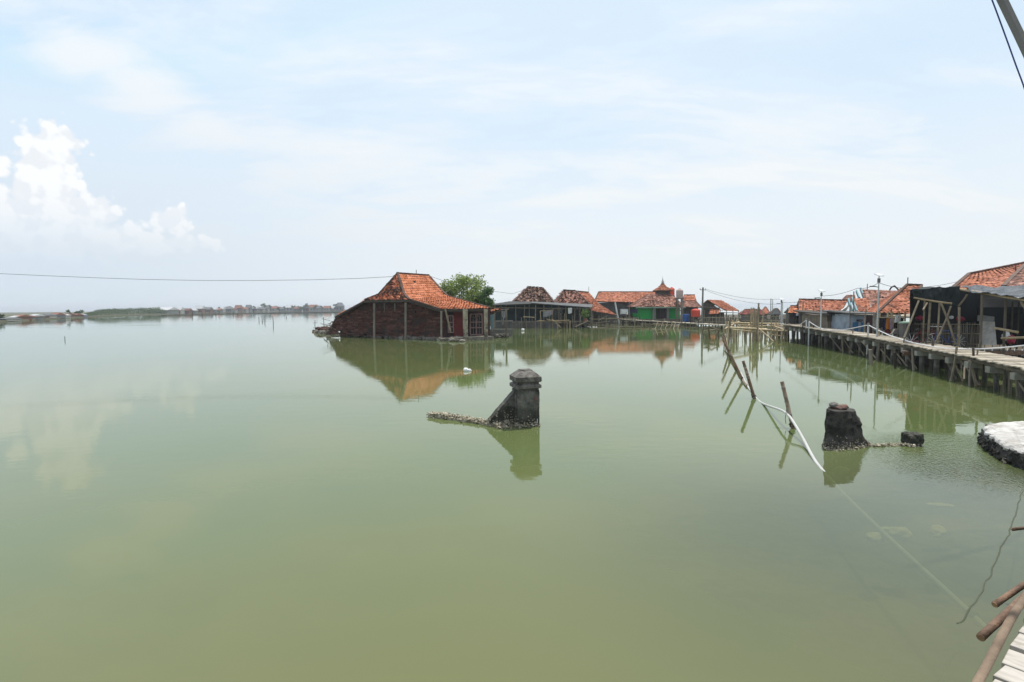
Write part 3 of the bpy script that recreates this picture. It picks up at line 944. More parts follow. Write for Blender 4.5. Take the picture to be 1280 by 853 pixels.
# ------------------------------------------------------------------ middle village
# long dark lean-to with net walls
def long_shack():
    Y = 69
    root = T('net_walled_shack', 'long low shack with dark teal net walls and grey sheet roof, beside the brick house', 'shack', at(672, 409, Y + 2))
    a, b = at(607, 381.5, Y - 1), at(668, 379.5, Y - 1); c, d = at(668, 377, Y + 4), at(637, 376.6, Y + 4)
    mb = MB().slab(a, b, c, d, th=.12, mi=0); mb.build('roof', 'sheet_dark', root)
    a, b, c, d = at(664, 378.6, Y - 1.2), at(740, 384.2, Y - 1.2), at(741, 380.5, Y + 4), at(666, 377, Y + 4)
    MB().slab(a, b, c, d, th=.1, mi=0).build('roof', 'sheet_grey', root)
    a, b = at(612, 401, Y + 1), at(737, 401, Y + 1)
    zt = at(640, 381, Y + 1).z
    w_ = MB().prism([flat(a, .9), flat(b, .9), flat(b, zt - .25), flat(a, zt + .1)], V((0, .06, 0)))
    w_.prism([flat(a, .9), flat(a, zt), flat(a, zt) + V((.6, 5, 0)), flat(a, .9) + V((.6, 5, 0))], V((.06, 0, 0)))
    w_.prism([flat(b, .9), flat(b, zt - .3), flat(b, zt - .3) + V((0, 5, 0)), flat(b, .9) + V((0, 5, 0))], V((.06, 0, 0)))
    w_.build('net_wall', 'net_teal', root)
    a, b = at(614, 404, Y + .6), at(700, 404, Y + .6)
    MB().prism([flat(a, -.1), flat(b, -.1), flat(b, .85), flat(a, .85)], V((0, .3, 0))).build('plinth_wall', 'wall_grey', root)
    a, b = at(690, 404, Y + .5), at(740, 404, Y + .5)
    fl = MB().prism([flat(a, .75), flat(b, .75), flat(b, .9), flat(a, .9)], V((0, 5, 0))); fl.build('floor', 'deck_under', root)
    for px in (611, 618, 627, 634, 645, 655, 662, 669, 680, 689, 699, 708, 718, 724, 731, 739):
        p = at(px, 405, Y - .6 + random.uniform(-.2, .2)); zz = at(px, 384 if px > 700 else 381.5, Y).z
        MB().pole(flat(p, -.4), flat(p, zz) + V((random.uniform(-.15, .15), 0, 0)), random.uniform(.05, .085)).build('post', random.choice(['timber_grey', 'timber_grey', 'bamboo_old']), root)
    MB().beam(at(612, 384.5, Y - .7), at(738, 386.5, Y - .7), .1).build('eave_rail', 'timber_grey', root)
    for px, w2 in ((698, 1.0), (722, .9)):
        p = at(px, 392, Y + .93)
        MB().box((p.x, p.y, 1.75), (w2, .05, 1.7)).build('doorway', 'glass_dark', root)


long_shack()


def joglo(name, label, rL, rR, bL, bR, Y, roofm, skirt=None, dep=6):
    A, B = at(bL[0], bL[1], Y), at(bR[0], bR[1], Y)
    D, C = at(rL[0], rL[1], Y + dep * .5), at(rR[0], rR[1], Y + dep * .5)
    A2, B2 = A + V((0, dep, 0)), B + V((0, dep, 0))
    root = T(name, label, 'house', V(((A.x + B.x) / 2, Y + dep / 2, .3)))
    rf = MB()
    for q in ((A, B, C, D), (B2, A2, D, C), (A2, A, D, D), (B, B2, C, C)):
        rf.tiles(*q, tw=.26, th=.3, jit=.9, miss=.03, lift=.08); rf.slab(*q)
    r = rf.build('roof', [roofm, 'roof_under'], root)
    rc = MB()
    for a, b in ((D, C), (A, D), (B, C)):
        k = max(4, int((b - a).length / .4))
        for i in range(k): rc.beam(a.lerp(b, i / k) + V((0, 0, .05)), a.lerp(b, (i + .9) / k) + V((0, 0, random.uniform(.04, .14))), .22, .13)
    rc.build('ridge_cap', 'ridge_dark', r)
    if skirt:
        s0, s1 = skirt
        sk = MB(); q = (at(*s0, Y - 2.5), at(*s1, Y - 2.5), B + V((0, 0, 0)), A)
        sk.tiles(*q, tw=.26, th=.3, jit=.5); sk.slab(*q); sk.build('roof_skirt', [roofm, 'roof_under'], root)
    wb = MB()
    for a, b in ((A, B), (B, B2), (B2, A2), (A2, A)):
        a, b = flat(a, .2), flat(b, .2)
        n_ = (b - a).cross(V((0, 0, 1))).normalized()
        a, b = a - n_ * .3, b - n_ * .3
        wb.prism([a, b, flat(b, A.z + .1), flat(a, A.z + .1)], -n_ * .12)
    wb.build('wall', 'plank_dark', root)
    return root


joglo('stilt_house', 'shaggy brown steep-roofed house behind the net shack, left of its twin', (660.5, 359), (678, 360.2), (641, 379), (694, 380), 74, 'tile_grey')
jb = joglo('stilt_house', 'steep brown-roofed house whose right side runs into an orange lean-to roof', (705, 363), (719.5, 363.8), (694, 381), (738, 382), 75.5, 'tile_brown')


def lean_roofs():   # the orange roof that runs down to the right from the twin houses
    Y = 74
    root = T('lean_to_house', 'house with a long orange tiled roof sloping down to the right, beside the brown twin', 'house', at(748, 405, Y + 3))
    rf = MB()
    A, B, C, D = at(737, 388.5, Y - 2), at(771.5, 394.5, Y - 2), at(747, 378.5, Y + 3), at(722, 377.5, Y + 3)
    q = (A, B, C, D); rf.tiles(*q, jit=.35); rf.slab(*q)
    A2, B2 = at(720, 378, Y + 2.5), at(747.5, 379.5, Y + 2.5); C2, D2 = at(736, 366, Y + 5.5), at(721, 364.6, Y + 5.5)
    q = (A2, B2, C2, D2); rf.tiles(*q, jit=.4); rf.slab(*q)
    q = (B2, B2 + V((0, 6, 0)), C2, C2); rf.tiles(*q); rf.slab(*q)
    q = (B2 + V((0, 6, 0)), A2 + V((0, 6, 0)), D2, C2); rf.tiles(*q); rf.slab(*q)
    rf.build('roof', ['tile_red', 'roof_under'], root)
    MB().beam(D2 + V((0, 0, .06)), C2 + V((0, 0, .06)), .24, .16).build('ridge_cap', 'ridge_dark', root)
    a, b = at(726, 400, Y + 2.6), at(765, 400, Y + 2.6)
    wb = MB().prism([flat(a, .3), flat(b, .3), flat(b, 2.0), flat(a, 3.1)], V((0, .12, 0)))
    wb.prism([flat(a, .3), flat(a, 3.0), flat(a, 3.0) + V((0, 5, 0)), flat(a, .3) + V((0, 5, 0))], V((.1, 0, 0)))
    wb.prism([flat(b, .3), flat(b, 1.9), flat(b, 1.9) + V((0, 5, 0)), flat(b, .3) + V((0, 5, 0))], V((.1, 0, 0)))
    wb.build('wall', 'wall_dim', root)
    for px in (741, 752, 762, 770):
        p = at(px, 400, Y - 1.6); z1 = zof(p, 389 + (px - 738) * .17)
        MB().pole(flat(p, .1), flat(p, z1), .06).build('post', 'timber_grey', root)
    MB().tube([over(C2, 365), over(C2, 358.5)], .03, 5).build('aerial', 'metal_dark', root)


lean_roofs()
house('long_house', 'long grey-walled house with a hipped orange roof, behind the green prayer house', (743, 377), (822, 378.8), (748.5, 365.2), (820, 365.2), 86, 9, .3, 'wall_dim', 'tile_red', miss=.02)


def musholla():
    Y, dep, zb = 80, 7, .75
    root = T('prayer_house', 'small bright green prayer house with a tiered tile roof and a pale metal finial', 'prayer house', at(825, 404, Y + 3))
    A, B = at(795, 383.8, Y), at(857, 383.8, Y)
    D, C = at(814, 367.4, Y + 3.2), at(838, 367.4, Y + 3.2)
    A2, B2 = A + V((0, dep, 0)), B + V((0, dep, 0))
    rf = MB()
    for q in ((A, B, C, D), (B2, A2, D + V((0, 1.5, 0)), C + V((0, 1.5, 0))), (A2, A, D, D + V((0, 1.5, 0))), (B, B2, C + V((0, 1.5, 0)), C)):
        rf.tiles(*q, tw=.26, th=.3, jit=.6); rf.slab(*q)
    pk = MB().prism([D, C, C + V((0, 1.5, 0)), D + V((0, 1.5, 0))], V((0, 0, -.1)))
    rf.build('roof', ['tile_brown', 'roof_under'], root)
    MB().beam(A - V((0, .05, .1)), B - V((0, .05, .1)), .12, .18).build('fascia', 'trim_green', root)
    cx = at(828.3, 365, Y + 3.9); s = 4.8 / F * 0 + 1.0
    r0 = (at(838, 363, Y + 3.9) - at(818, 363, Y + 3.9)).length / 2
    z0 = at(828, 363.6, Y + 3.9).z; z1 = at(828, 354, Y + 3.9).z
    MB().box((cx.x, cx.y, (cx.z - .4 + z0) / 2), (r0 * 1.45, r0 * 1.45, z0 - cx.z + .9)).build('lantern_base', 'wall_dim', root)
    tp = MB(); c4 = [V((cx.x + a * r0, cx.y + b * r0, z0)) for a, b in ((-1, -1), (1, -1), (1, 1), (-1, 1))]
    m4 = [V((cx.x + a * r0 * .42, cx.y + b * r0 * .42, z0 + (z1 - z0) * .45)) for a, b in ((-1, -1), (1, -1), (1, 1), (-1, 1))]
    ap = V((cx.x, cx.y, z1))
    for i in range(4):
        j = (i + 1) % 4
        tp.tiles(c4[i], c4[j], m4[j], m4[i], tw=.22, th=.22, jit=.3); tp.slab(c4[i], c4[j], m4[j], m4[i], th=.08)
        tp.tiles(m4[i], m4[j], ap, ap, tw=.2, th=.2, jit=.3); tp.slab(m4[i], m4[j], ap, ap, th=.05)
    tp.build('upper_roof', ['tile_red', 'roof_under'], root)
    k = (at(828, 344.8, Y + 3.9).z - z1) / 10
    MB().lathe((cx.x, cx.y, z1 - .1), [(.28, 0), (.30, .8 * k), (.12, 1.3 * k), (.24, 2.2 * k), (.22, 3 * k), (.08, 3.6 * k), (.16, 4.4 * k), (.06, 5.2 * k), (.09, 6 * k), (.03, 7 * k), (.015, 11 * k)], 10).build('finial', 'finial', root)
    x0, x1 = at(801, 395, Y + .6).x, at(850, 395, Y + .6).x
    dx0, dx1 = at(820, 395, Y + .6).x, at(832.5, 395, Y + .6).x
    zt = A.z + .1
    wb = MB()
    for a, b in ((x0, dx0), (dx1, x1)):
        wb.prism([V((a, Y + .6, zb)), V((b, Y + .6, zb)), V((b, Y + .6, zt)), V((a, Y + .6, zt))], V((0, .15, 0)))
    for x in (x0, x1 - .15):
        wb.prism([V((x, Y + .76, zb)), V((x, Y + dep - .5, zb)), V((x, Y + dep - .5, zt)), V((x, Y + .76, zt))], V((.15, 0, 0)))
    wb.prism([V((x0, Y + dep - .5, zb)), V((x1, Y + dep - .5, zb)), V((x1, Y + dep - .5, zt)), V((x0, Y + dep - .5, zt))], V((0, .15, 0)))
    wb.build('wall', 'wall_green', root)
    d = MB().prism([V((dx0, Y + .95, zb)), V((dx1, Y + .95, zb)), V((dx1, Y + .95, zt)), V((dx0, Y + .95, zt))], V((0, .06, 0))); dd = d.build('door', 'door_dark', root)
    MB().beam(V(((dx0 + dx1) / 2, Y + .93, zb)), V(((dx0 + dx1) / 2, Y + .93, zt)), .08, .05).build('frame', 'timber_dark', dd)
    for px in (817.5, 834.5):
        p = at(px, 395, Y + .3); MB().box((p.x, p.y, (zb + zt) / 2), (.34, .34, zt - zb)).build('column', 'wall_grey', root)
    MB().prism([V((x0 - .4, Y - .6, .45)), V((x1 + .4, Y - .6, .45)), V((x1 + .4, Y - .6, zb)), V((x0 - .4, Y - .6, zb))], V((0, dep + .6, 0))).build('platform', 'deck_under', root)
    for i in range(9):
        p = at(800 + i * 6.4, 408, Y - .2); MB().pole(flat(p, -.4), flat(p, .5), .09).build('stilt', 'timber_dark', root)


musholla()
house('small_house', 'little brown-roofed house tucked behind the pale water tank', (852, 384), (877, 384.5), (857, 376.5), (869, 376.5), 82, 6, .3, 'wall_dim', 'tile_brown')
house('small_house', 'narrow house with a flat-ridged orange roof rising behind the water tanks', (853, 376.5), (871, 377), (855, 369), (868.6, 369), 92, 5, .3, 'wall_dim', 'tile_red', gable=True)


def dark_gable():
    Y = 78
    root = T('gable_house', 'dark open gable house with a sagging orange roof, right of the utility pole', 'house', at(892, 403, Y + 4))
    a, p, b = at(877, 381, Y), at(884.5, 375, Y), at(909, 389.5, Y)
    bk = V((5, 8, 0))
    rf = MB()
    for q in ((b, b + bk, p + bk, p), (a + bk, a, p, p + bk)):
        rf.tiles(*q, jit=.5); rf.slab(*q, th=.09)
    rf.build('roof', ['tile_red', 'roof_under'], root)
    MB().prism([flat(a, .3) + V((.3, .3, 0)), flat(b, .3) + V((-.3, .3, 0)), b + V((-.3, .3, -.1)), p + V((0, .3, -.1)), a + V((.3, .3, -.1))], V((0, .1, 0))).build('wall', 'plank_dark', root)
    lo = MB(); q = (at(886, 393.2, Y - 2), at(903, 392.5, Y - 2), at(900, 387, Y + .2), at(887, 386, Y + .2))
    lo.tiles(*q); lo.slab(*q); lo.build('lower_roof', ['tile_red', 'roof_under'], root)
    for px in (880, 887, 895, 903, 908):
        q = at(px, 402, Y - 1.6); MB().pole(flat(q, .1), flat(q, 2.0), .06).build('post', 'timber_grey', root)
    MB().beam(at(877, 383.5, Y - .2), at(900, 385.5, Y - .2), .14, .14).build('tie_beam', 'timber_grey', root)


dark_gable()


def pale_leanto():
    Y = 74
    root = T('canopy', 'pale flat sheet canopy on thin posts, left of the maroon roof', 'canopy', at(911, 402, Y))
    MB().slab(at(899, 389.8, Y), at(924, 390.8, Y), at(922, 389, Y + 3), at(899, 388.4, Y + 3), th=.1, mi=0).build('roof', 'roof_white', root)
    for px in (900, 908, 916, 923):
        p = at(px, 402, Y + .2); MB().pole(flat(p, .1), flat(p, 2.0), .05).build('post', 'timber_grey', root)


pale_leanto()
house('maroon_roofed_house', 'low house with a plain maroon hip roof in the gap behind the bamboo jetty', (926, 393.2), (957, 393.6), (931, 387.2), (950, 387.2), 88, 7, .3, 'wall_grey', 'tile_maroon')
house('small_house', 'tiny house with a pointed red roof just right of the maroon roof', (951, 392.5), (963, 392.8), (956, 384.2), (957.5, 384.2), 92, 5, .3, 'wall_grey', 'tile_red')
house('gable_hut', 'grey-green sheet-roofed hut at the far end of the boardwalk', (962, 393.5), (978, 393.5), (968, 386.3), (972, 386.3), 84, 5, .3, 'plank_dark', 'net_green', th=3, tw=5, cat='hut')

# grey picket fences between the houses
def picket(name, label, x0, x1, Y, yb, yt, mat='timber_grey', gap=.16):
    a, b = at(x0, yb, Y), at(x1, yb, Y)
    root = T(name, label, 'fence', flat((a + b) / 2, .2))
    n = int((b - a).length / gap); mb = MB()
    for i in range(n + 1):
        p = a.lerp(b, i / n); z1 = zof(p, yt) + random.uniform(-.25, .12)
        if random.random() < .1: continue
        mb.beam(flat(p, .1), flat(p, z1) + V((random.uniform(-.08, .08), 0, 0)), .10, .03)
    mb.build('picket_panel', mat, root)
    rl = MB()
    for t in (.35, .8): rl.beam(V((a.x, a.y - .05, .1 + (zof(a, yt) - .1) * t)), V((b.x, b.y - .05, .1 + (zof(b, yt) - .1) * t)), .09, .06)
    rl.build('rail', 'timber_pale', root)
    return root


picket('picket_fence', 'weathered grey picket fence in front of the dark gable house', 874, 926, 73, 403, 395)
picket('picket_fence', 'weathered grey picket fence in front of the maroon roof', 927, 985, 76, 402.5, 393.5, gap=.22)
picket('picket_fence', 'dark broken picket fence under the orange lean-to roof', 744, 799, 77, 404, 396, 'timber_dark')


# water tanks
def tank(label, px, w_, y0, y1, Y, mat, stand=None, pole=None):
    r = w_ / 2 / F * Y; b, t = at(px, y1, Y), at(px, y0, Y); h = t.z - b.z
    root = T('water_tank', label, 'water tank', V((b.x, Y, b.z)), 'round water tanks')
    o = MB().lathe((b.x, Y, b.z), [(r * .95, 0), (r, .06 * h), (r, .25 * h), (r * .97, .27 * h), (r, .30 * h), (r, .50 * h), (r * .97, .52 * h), (r, .55 * h), (r, .78 * h), (r * .86, .88 * h), (r * .4, .95 * h)], 18).build('tank_body', mat, root, smooth=False)
    MB().lathe((b.x, Y, b.z + .95 * h), [(r * .38, 0), (r * .38, .06 * h), (r * .2, .07 * h)], 12).build('lid', mat, root)
    st = MB()
    for sx_ in (-1, 1):
        for sy in (-1, 1): st.beam(V((b.x + sx_ * r * .7, Y + sy * r * .7, .2)), V((b.x + sx_ * r * .7, Y + sy * r * .7, b.z)), .14)
    for zz in (b.z - .06, (b.z + .2) / 2):
        for s_ in (-1, 1):
            st.beam(V((b.x - r, Y + s_ * r * .7, zz)), V((b.x + r, Y + s_ * r * .7, zz)), .12)
            st.beam(V((b.x + s_ * r * .7, Y - r, zz + .12)), V((b.x + s_ * r * .7, Y + r, zz + .12)), .1)
    st.build('stand', 'timber_grey', root)


tank('tall orange-red plastic water tank standing behind the prayer house lantern', 839.5, 7.2, 359.4, 370.5, 89, 'tank_red')
tank('pale pinkish water tank raised on a tower right of the lantern', 849.5, 8.6, 361.2, 373, 79, 'tank_pale')
tank('squat orange-red water tank on a low stand beside the utility pole', 869.5, 11.2, 386, 396.4, 75, 'tank_red')
p = at(857.5, 402.3, 76); r_ = 8.2 / 2 / F * 76; h_ = at(857, 393, 76).z - p.z
root = T('drum', 'blue plastic drum beside the squat red tank', 'drum', p)
MB().lathe(p, [(r_ * .95, 0), (r_, .05 * h_), (r_, .3 * h_), (r_ * 1.05, .33 * h_), (r_, .36 * h_), (r_, .64 * h_), (r_ * 1.05, .67 * h_), (r_, .7 * h_), (r_, .95 * h_), (r_ * .9, h_)], 16).build('drum_body', 'drum_blue', root)
MB().lathe((p.x, p.y, p.z + h_), [(r_ * .85, 0), (r_ * .85, .06)], 14).build('lid', 'metal_dark', root)

# utility pole with crossarm
p = at(876.5, 410, 70); t = over(p, 359.5)
root = T('utility_pole', 'dark wooden utility pole standing right of the red tanks', 'utility pole', flat(p, -.3))
MB().pole(flat(p, -.3), t + V((.15, 0, 0)), .13, .1, bend=.05).build('pole', 'pole_grey', root)
MB().beam(t + V((-.25, 0, -.3)), t + V((.55, 0, -.33)), .07).build('crossarm', 'timber_dark', root)
ins = MB()
for dx_ in (-.2, .18, .5): ins.lathe((t.x + dx_, t.y, t.z - .28), [(.05, 0), (.06, .1), (.03, .18)], 8)
ins.build('insulator', 'finial', root)
UT = t


def wire(label, pts, r=.02, sag=0.0, mat='cable_black', name='cable', cat='cable'):
    P = []
    for a, b in zip(pts, pts[1:]):
        n = 14
        for i in range(n): 
            t_ = i / n; P.append(a.lerp(b, t_) - V((0, 0, sag * 4 * t_ * (1 - t_))))
    P.append(pts[-1])
    return one(MB().tube(P, r, 5), name, mat, label, cat)


def lamp(label, px, yb, yt, Y, r=.036, panel=.24, armdir=-1, zb=None):
    p = at(px, yb, Y); t = over(p, yt)
    root = T('street_lamp', label, 'street lamp', p, 'white solar street lamps along the boardwalk')
    MB().tube([p, p.lerp(t, .55), t], [r, r * .9, r * .55], 8).build('pole', 'pole_white', root)
    h = t.z - p.z
    a = p.lerp(t, .82)
    hd = MB().beam(a, a + V((armdir * .2, 0, .04)), .03); hd.box(a + V((armdir * .28, 0, .04)), (.22, .1, .045)); hd.build('lamp_head', 'metal_dark', root)
    MB().box(p.lerp(t, .93), (.09, .09, .2)).build('battery_box', 'pole_grey', root)
    c = t + V((0, 0, .05))
    MB().hexa([c + V((x, y, z + y * .35)) for z in (0, .03) for x, y in ((-panel / 2, -.18), (panel / 2, -.18), (panel / 2, .18), (-panel / 2, .18))]).build('solar_panel', 'solar', root)
    return t


# timber walkway from the prayer house to the jetty
def timber_walk():
    P = [at(778, 399.3, 76), at(800, 400.5, 75), at(850, 403, 72), at(880, 405, 66), at(912, 407.4, 60)]
    P = [flat(p, zof(p, y)) for p, y in zip(P, (399.6, 400.8, 403.6, 405.2, 407.2))]
    root = T('timber_walkway', 'rickety pale timber walkway on posts in front of the green prayer house', 'walkway', flat(P[2], 0))
    dk_ = MB()
    for a, b in zip(P, P[1:]):
        k = int((b - a).length / .5)
        for i in range(k):
            dk_.beam(a.lerp(b, i / k) + V((0, 0, random.uniform(-.02, .03))), a.lerp(b, (i + .94) / k), 1.1, .09)
    dk_.build('deck', 'deck_pale', root)
    for a, b in zip(P, P[1:]):
        k = max(2, int((b - a).length / 1.5))
        for i in range(k):
            q = a.lerp(b, (i + random.uniform(-.2, .2)) / k)
            for s_ in (-.5, .5):
                MB().pole(flat(q, -.4) + V((random.uniform(-.15, .15), s_, 0)), q + V((0, s_, random.choice([-.05, -.05, .5]))), random.uniform(.05, .1)).build('post', random.choice(['timber_grey', 'timber_dark']), root)


timber_walk()


# bamboo railings and racks in front of the village
def rack(name, label, cat, rails, posts, mat='bamboo_old', rr=.045):
    pts = [q for r_ in rails for q in r_]
    root = T(name, label, cat, flat(sum(pts, V((0, 0, 0))) / len(pts), 0))
    for a, b in rails:
        MB().pole(a, b, rr * random.uniform(.8, 1.2), bend=.06).build('rail', mat, root)
    for a, b in posts:
        MB().pole(a, b, rr * random.uniform(.8, 1.25), bend=.05).build('post', mat, root)
    return root


def pp(px, y0, y1, Y, lean=0):   # a post through the water
    a = at(px, y0, Y); return (flat(a, -.4), over(a, y1) + V((lean, 0, 0)))


rack('bamboo_fence', 'low bamboo fence with two long rails in the water before the orange lean-to', 'fence',
     [(at(739, 399.5, 68), at(795, 398.5, 69)), (at(739, 404.5, 68), at(762, 402, 68)), (at(738, 410.3, 66), at(812, 408, 68)), (at(760, 398, 67), at(778, 398.4, 69))],
     [pp(x, 409, y, 67.5 + random.uniform(-.6, .6), random.uniform(-.1, .1)) for x, y in ((740, 386), (749, 395), (757, 397), (767.5, 398), (775, 398), (783, 390), (793, 399), (803, 400), (812, 402))])
rack('bamboo_rack', 'small bamboo rack hung with pale cloth bundles on posts before the net shack', 'rack',
     [(at(654, 396.5, 66), at(668, 397, 66)), (at(671, 401.5, 65.5), at(712, 400.5, 66)), (at(683, 399, 65.5), at(701, 403.5, 65)), (at(675, 389, 66), at(692, 388, 66))],
     [pp(x, 410, y, 66 + random.uniform(-.5, .5), random.uniform(-.15, .15)) for x, y in ((653, 397), (666, 396), (676, 389), (686, 388), (691, 387), (698, 405), (705, 392), (709, 400), (713, 401))], 'bamboo')
rack('bamboo_ladder', 'leaning bamboo ladder frame standing in water below the prayer house doorway', 'ladder',
     [(at(816, 404.5, 65), at(850, 407, 65)), (at(815, 411, 64), at(846, 414.5, 64.5))],
     [(flat(at(x, 416, 64), -.3), over(at(x + 4, 416, 64.6), 402.5)) for x in (818, 825, 831, 836, 841, 846)], 'bamboo')

# utility / odd poles standing among the houses
for x, y0, y1, Y, r_, mt, lab in ((786.5, 402, 377, 76, .06, 'timber_grey', 'thin grey pole before the long grey wall'), (816.2, 402, 388.5, 77.5, .09, 'pole_grey', 'stubby pale post left of the prayer house door'), (963, 402, 373.5, 80, .07, 'pole_grey', 'bare grey pole, left one of a close pair near the boardwalk end'), (965.2, 402, 374.2, 81, .05, 'pole_grey', 'bare grey pole, thinner right one of a close pair near the boardwalk end'), (977.4, 402, 377.2, 78, .12, 'pole_white', 'thick pale pole at the far end of the boardwalk'), (907.6, 402, 381.5, 82, .04, 'timber_grey', 'thin stick above the gable house roof end')):
    p = at(x, y0, Y); one(MB().pole(flat(p, .1), over(p, y1), r_, r_ * .8, bend=.03), 'pole', mt, lab, 'pole')
p = at(774, 402, 77); one(MB().pole(flat(p, .1), over(p, 378) + V((-.6, 0, 0)), .13, .11, bend=.05), 'pole', 'pole_white', 'white leaning pole beside the laundry left of the prayer house', 'pole')


def cloth(label, px0, px1, y0, y1, Y, mat, cat='laundry', group=None, name='cloth'):
    a, b = at(px0, y0, Y), at(px1, y0, Y); zb = at((px0 + px1) / 2, y1, Y).z
    nx_, nz_ = 8, 8; vv, ff = [], []
    for s_ in (0, 1):
        for j in range(nz_ + 1):
            for i in range(nx_ + 1):
                t_ = i / nx_; q = a.lerp(b, t_)
                f = j / nz_
                wob = .06 * math.sin(t_ * 11 + px0) * f + .03 * noise.noise(V((t_ * 4, f * 3, px0)))
                vv.append(V((q.x + .05 * (t_ - .5) * f * math.sin(px0), q.y + wob + s_ * .025, q.z + (zb - q.z) * f * (1 + .06 * math.sin(t_ * 5 + px0)))))
    st = (nx_ + 1) * (nz_ + 1)
    for s_ in (0, 1):
        for j in range(nz_):
            for i in range(nx_):
                k = s_ * st + j * (nx_ + 1) + i
                ff.append((k, k + 1, k + nx_ + 2, k + nx_ + 1) if s_ else (k + nx_ + 1, k + nx_ + 2, k + 1, k))
    return one(MB().add(vv, ff), name, mat, label, cat, group, smooth=True)


G1 = 'laundry hung among the middle houses'
cloth('white sheet bundled over a line left of the prayer house', 775.5, 785, 386.5, 393, 75.5, 'cloth_white', group=G1)
cloth('dark blue cloth on the line between the white sheet and the green wall', 788, 797, 386.5, 391.5, 76, 'cloth_navy', group=G1)
cloth('small white cloth hanging under the grey sheet roof of the shack', 710, 715, 385, 392, 67.6, 'cloth_white', group=G1)
cloth('pale blue cloth hanging at the left end of the net shack', 627, 632, 389, 397, 67.6, 'cloth_grey', group=G1)
cloth('grey cloth draped over the bamboo rack before the net shack', 679, 688, 389.3, 396, 65.9, 'cloth_grey', group=G1)
cloth('lilac cloth draped behind the grey one on the bamboo rack', 684, 691, 388.5, 393.5, 66.4, 'cloth_lilac', group=G1)

rnd = random.Random(77)
rack('bamboo_fence', 'crooked grey pole fence in the water along the plinth of the net shack', 'fence',
     [(at(640, 403.5, 67.5), at(676, 402.5, 67.6)), (at(700, 403, 66.8), at(738, 402, 67)), (at(716, 407, 66.5), at(742, 403.5, 67))],
     [pp(x, 409.5, rnd.uniform(392, 404), 67 + rnd.uniform(-.5, .5), rnd.uniform(-.2, .2)) for x in (641, 649, 659, 673, 702, 711, 717, 721, 727, 733, 737)], 'timber_grey', .04)
rack('bamboo_fence', 'crooked pale pole fence under the timber walkway before the green prayer house', 'fence',
     [(at(800, 405, 70), at(838, 406.5, 69)), (at(842, 409, 68), at(872, 409.5, 66)), (at(806, 410.5, 68), at(836, 411, 67))],
     [pp(x, 413, rnd.uniform(398, 408), 68 + rnd.uniform(-1, 1), rnd.uniform(-.25, .25)) for x in (801, 808, 815, 822, 829, 837, 844, 851, 858, 864, 870)], 'bamboo_old', .04)
for x0, y0, x1, y1, Y, mt, lab in ((719, 409, 735, 401, 66.3, 'timber_pale', 'pale plank propped in the water at the right end of the net shack'), (690, 399, 701, 410, 65.8, 'bamboo_pale', 'pale pole slanting into the water below the bamboo rack'), (748, 401, 759, 395, 67.2, 'timber_grey', 'grey pole slanting over the fence below the orange lean-to'), (868, 404, 878, 400, 69, 'timber_pale', 'pale plank leaning on the walkway under the squat red tank')):
    a, b = at(x0, y0, Y), at(x1, y1, Y)
    one(MB().pole(a, b, .05, bend=.06), 'pole', mt, lab, 'pole')
# little potted bush by the shack
p = at(731.5, 401, 67)
root = T('potted_plant', 'small bright green potted bush at the right end of the net shack', 'plant', flat(p, .75))
MB().lathe(flat(p, .75), [(.18, 0), (.26, .4), (.22, .42)], 12).build('pot', 'pot', root)
lf = MB()
for i in range(260):
    q = V((random.gauss(0, .26), random.gauss(0, .26), random.gauss(0, .28))) + V((p.x, p.y, 1.75))
    d1 = V((random.uniform(-1, 1), random.uniform(-1, 1), random.uniform(-1, 1))).normalized() * .11; d2 = d1.cross(V((random.random(), random.random(), random.random()))).normalized() * .06
    lf.add([q - d1, q + d2, q + d1, q - d2], [(0, 1, 2, 3)], random.random())
lf.build('foliage', 'leaf_light', root)


# ruined porch right of the brick house
def ruin():
    Y = 47.5
    root = T('ruined_porch', 'ruined open porch with one grey post and orange awning scraps, beside the brick house', 'porch', at(624, 421, Y))
    a, b = at(613, 421, Y), at(636, 421, Y)
    mb = MB().beam(flat(a, .05), flat(b, .05), .5, .5); mb.crust([flat(a - V((0, .2, 0))), flat(b - V((0, .2, 0)))], 40, .08, .18, .08, -.1, .2)
    mb.build('low_wall', 'rubble', root)
    a2, b2 = at(612, 415, Y + 1.5), at(640, 414, Y + 2)
    MB().beam(flat(a2, .3), flat(b2, .3), .4, .7).build('low_wall', 'wall_grey', root)
    p = at(633, 421, Y - .2); MB().beam(flat(p, -.4), over(p, 386), .17).build('post', 'timber_grey', root)
    p = at(611.5, 415, Y + .3); MB().beam(at(610.5, 392.5, Y), at(615.5, 415, Y), .07).build('brace', 'timber_pale', root)
    MB().beam(at(628.5, 406, Y + 1), at(629.5, 397, Y + 1), .12).build('stub', 'concrete', root)
    aw = MB(); q = (at(614, 389.5, Y - .5), at(627, 388.5, Y - .5), at(626, 386.3, Y + .8), at(613, 386.8, Y + .8)); aw.tiles(*q, jit=.8); aw.slab(*q, th=.12)
    aw.build('awning', ['tile_orange', 'roof_under'], root)
    aw = MB(); q = (at(606, 392.3, Y - .8), at(616, 392, Y - .8), at(615, 390, Y + .4), at(606, 390, Y + .4)); aw.tiles(*q, jit=.8); aw.slab(*q, th=.1)
    aw.build('awning', ['tile_orange', 'roof_under'], root)
    MB().beam(at(612, 388.5, Y), at(636, 386.5, Y), .11).build('top_beam', 'timber_grey', root)
    a, b = at(613.2, 421, Y + 2.2), at(617.5, 421, Y + 2.2)
    MB().prism([flat(a, -.1), flat(b, -.1), flat(b, 2.0), flat(a, 2.0)], V((0, .08, 0))).build('side_panel', 'trim_blue', root)


ruin()


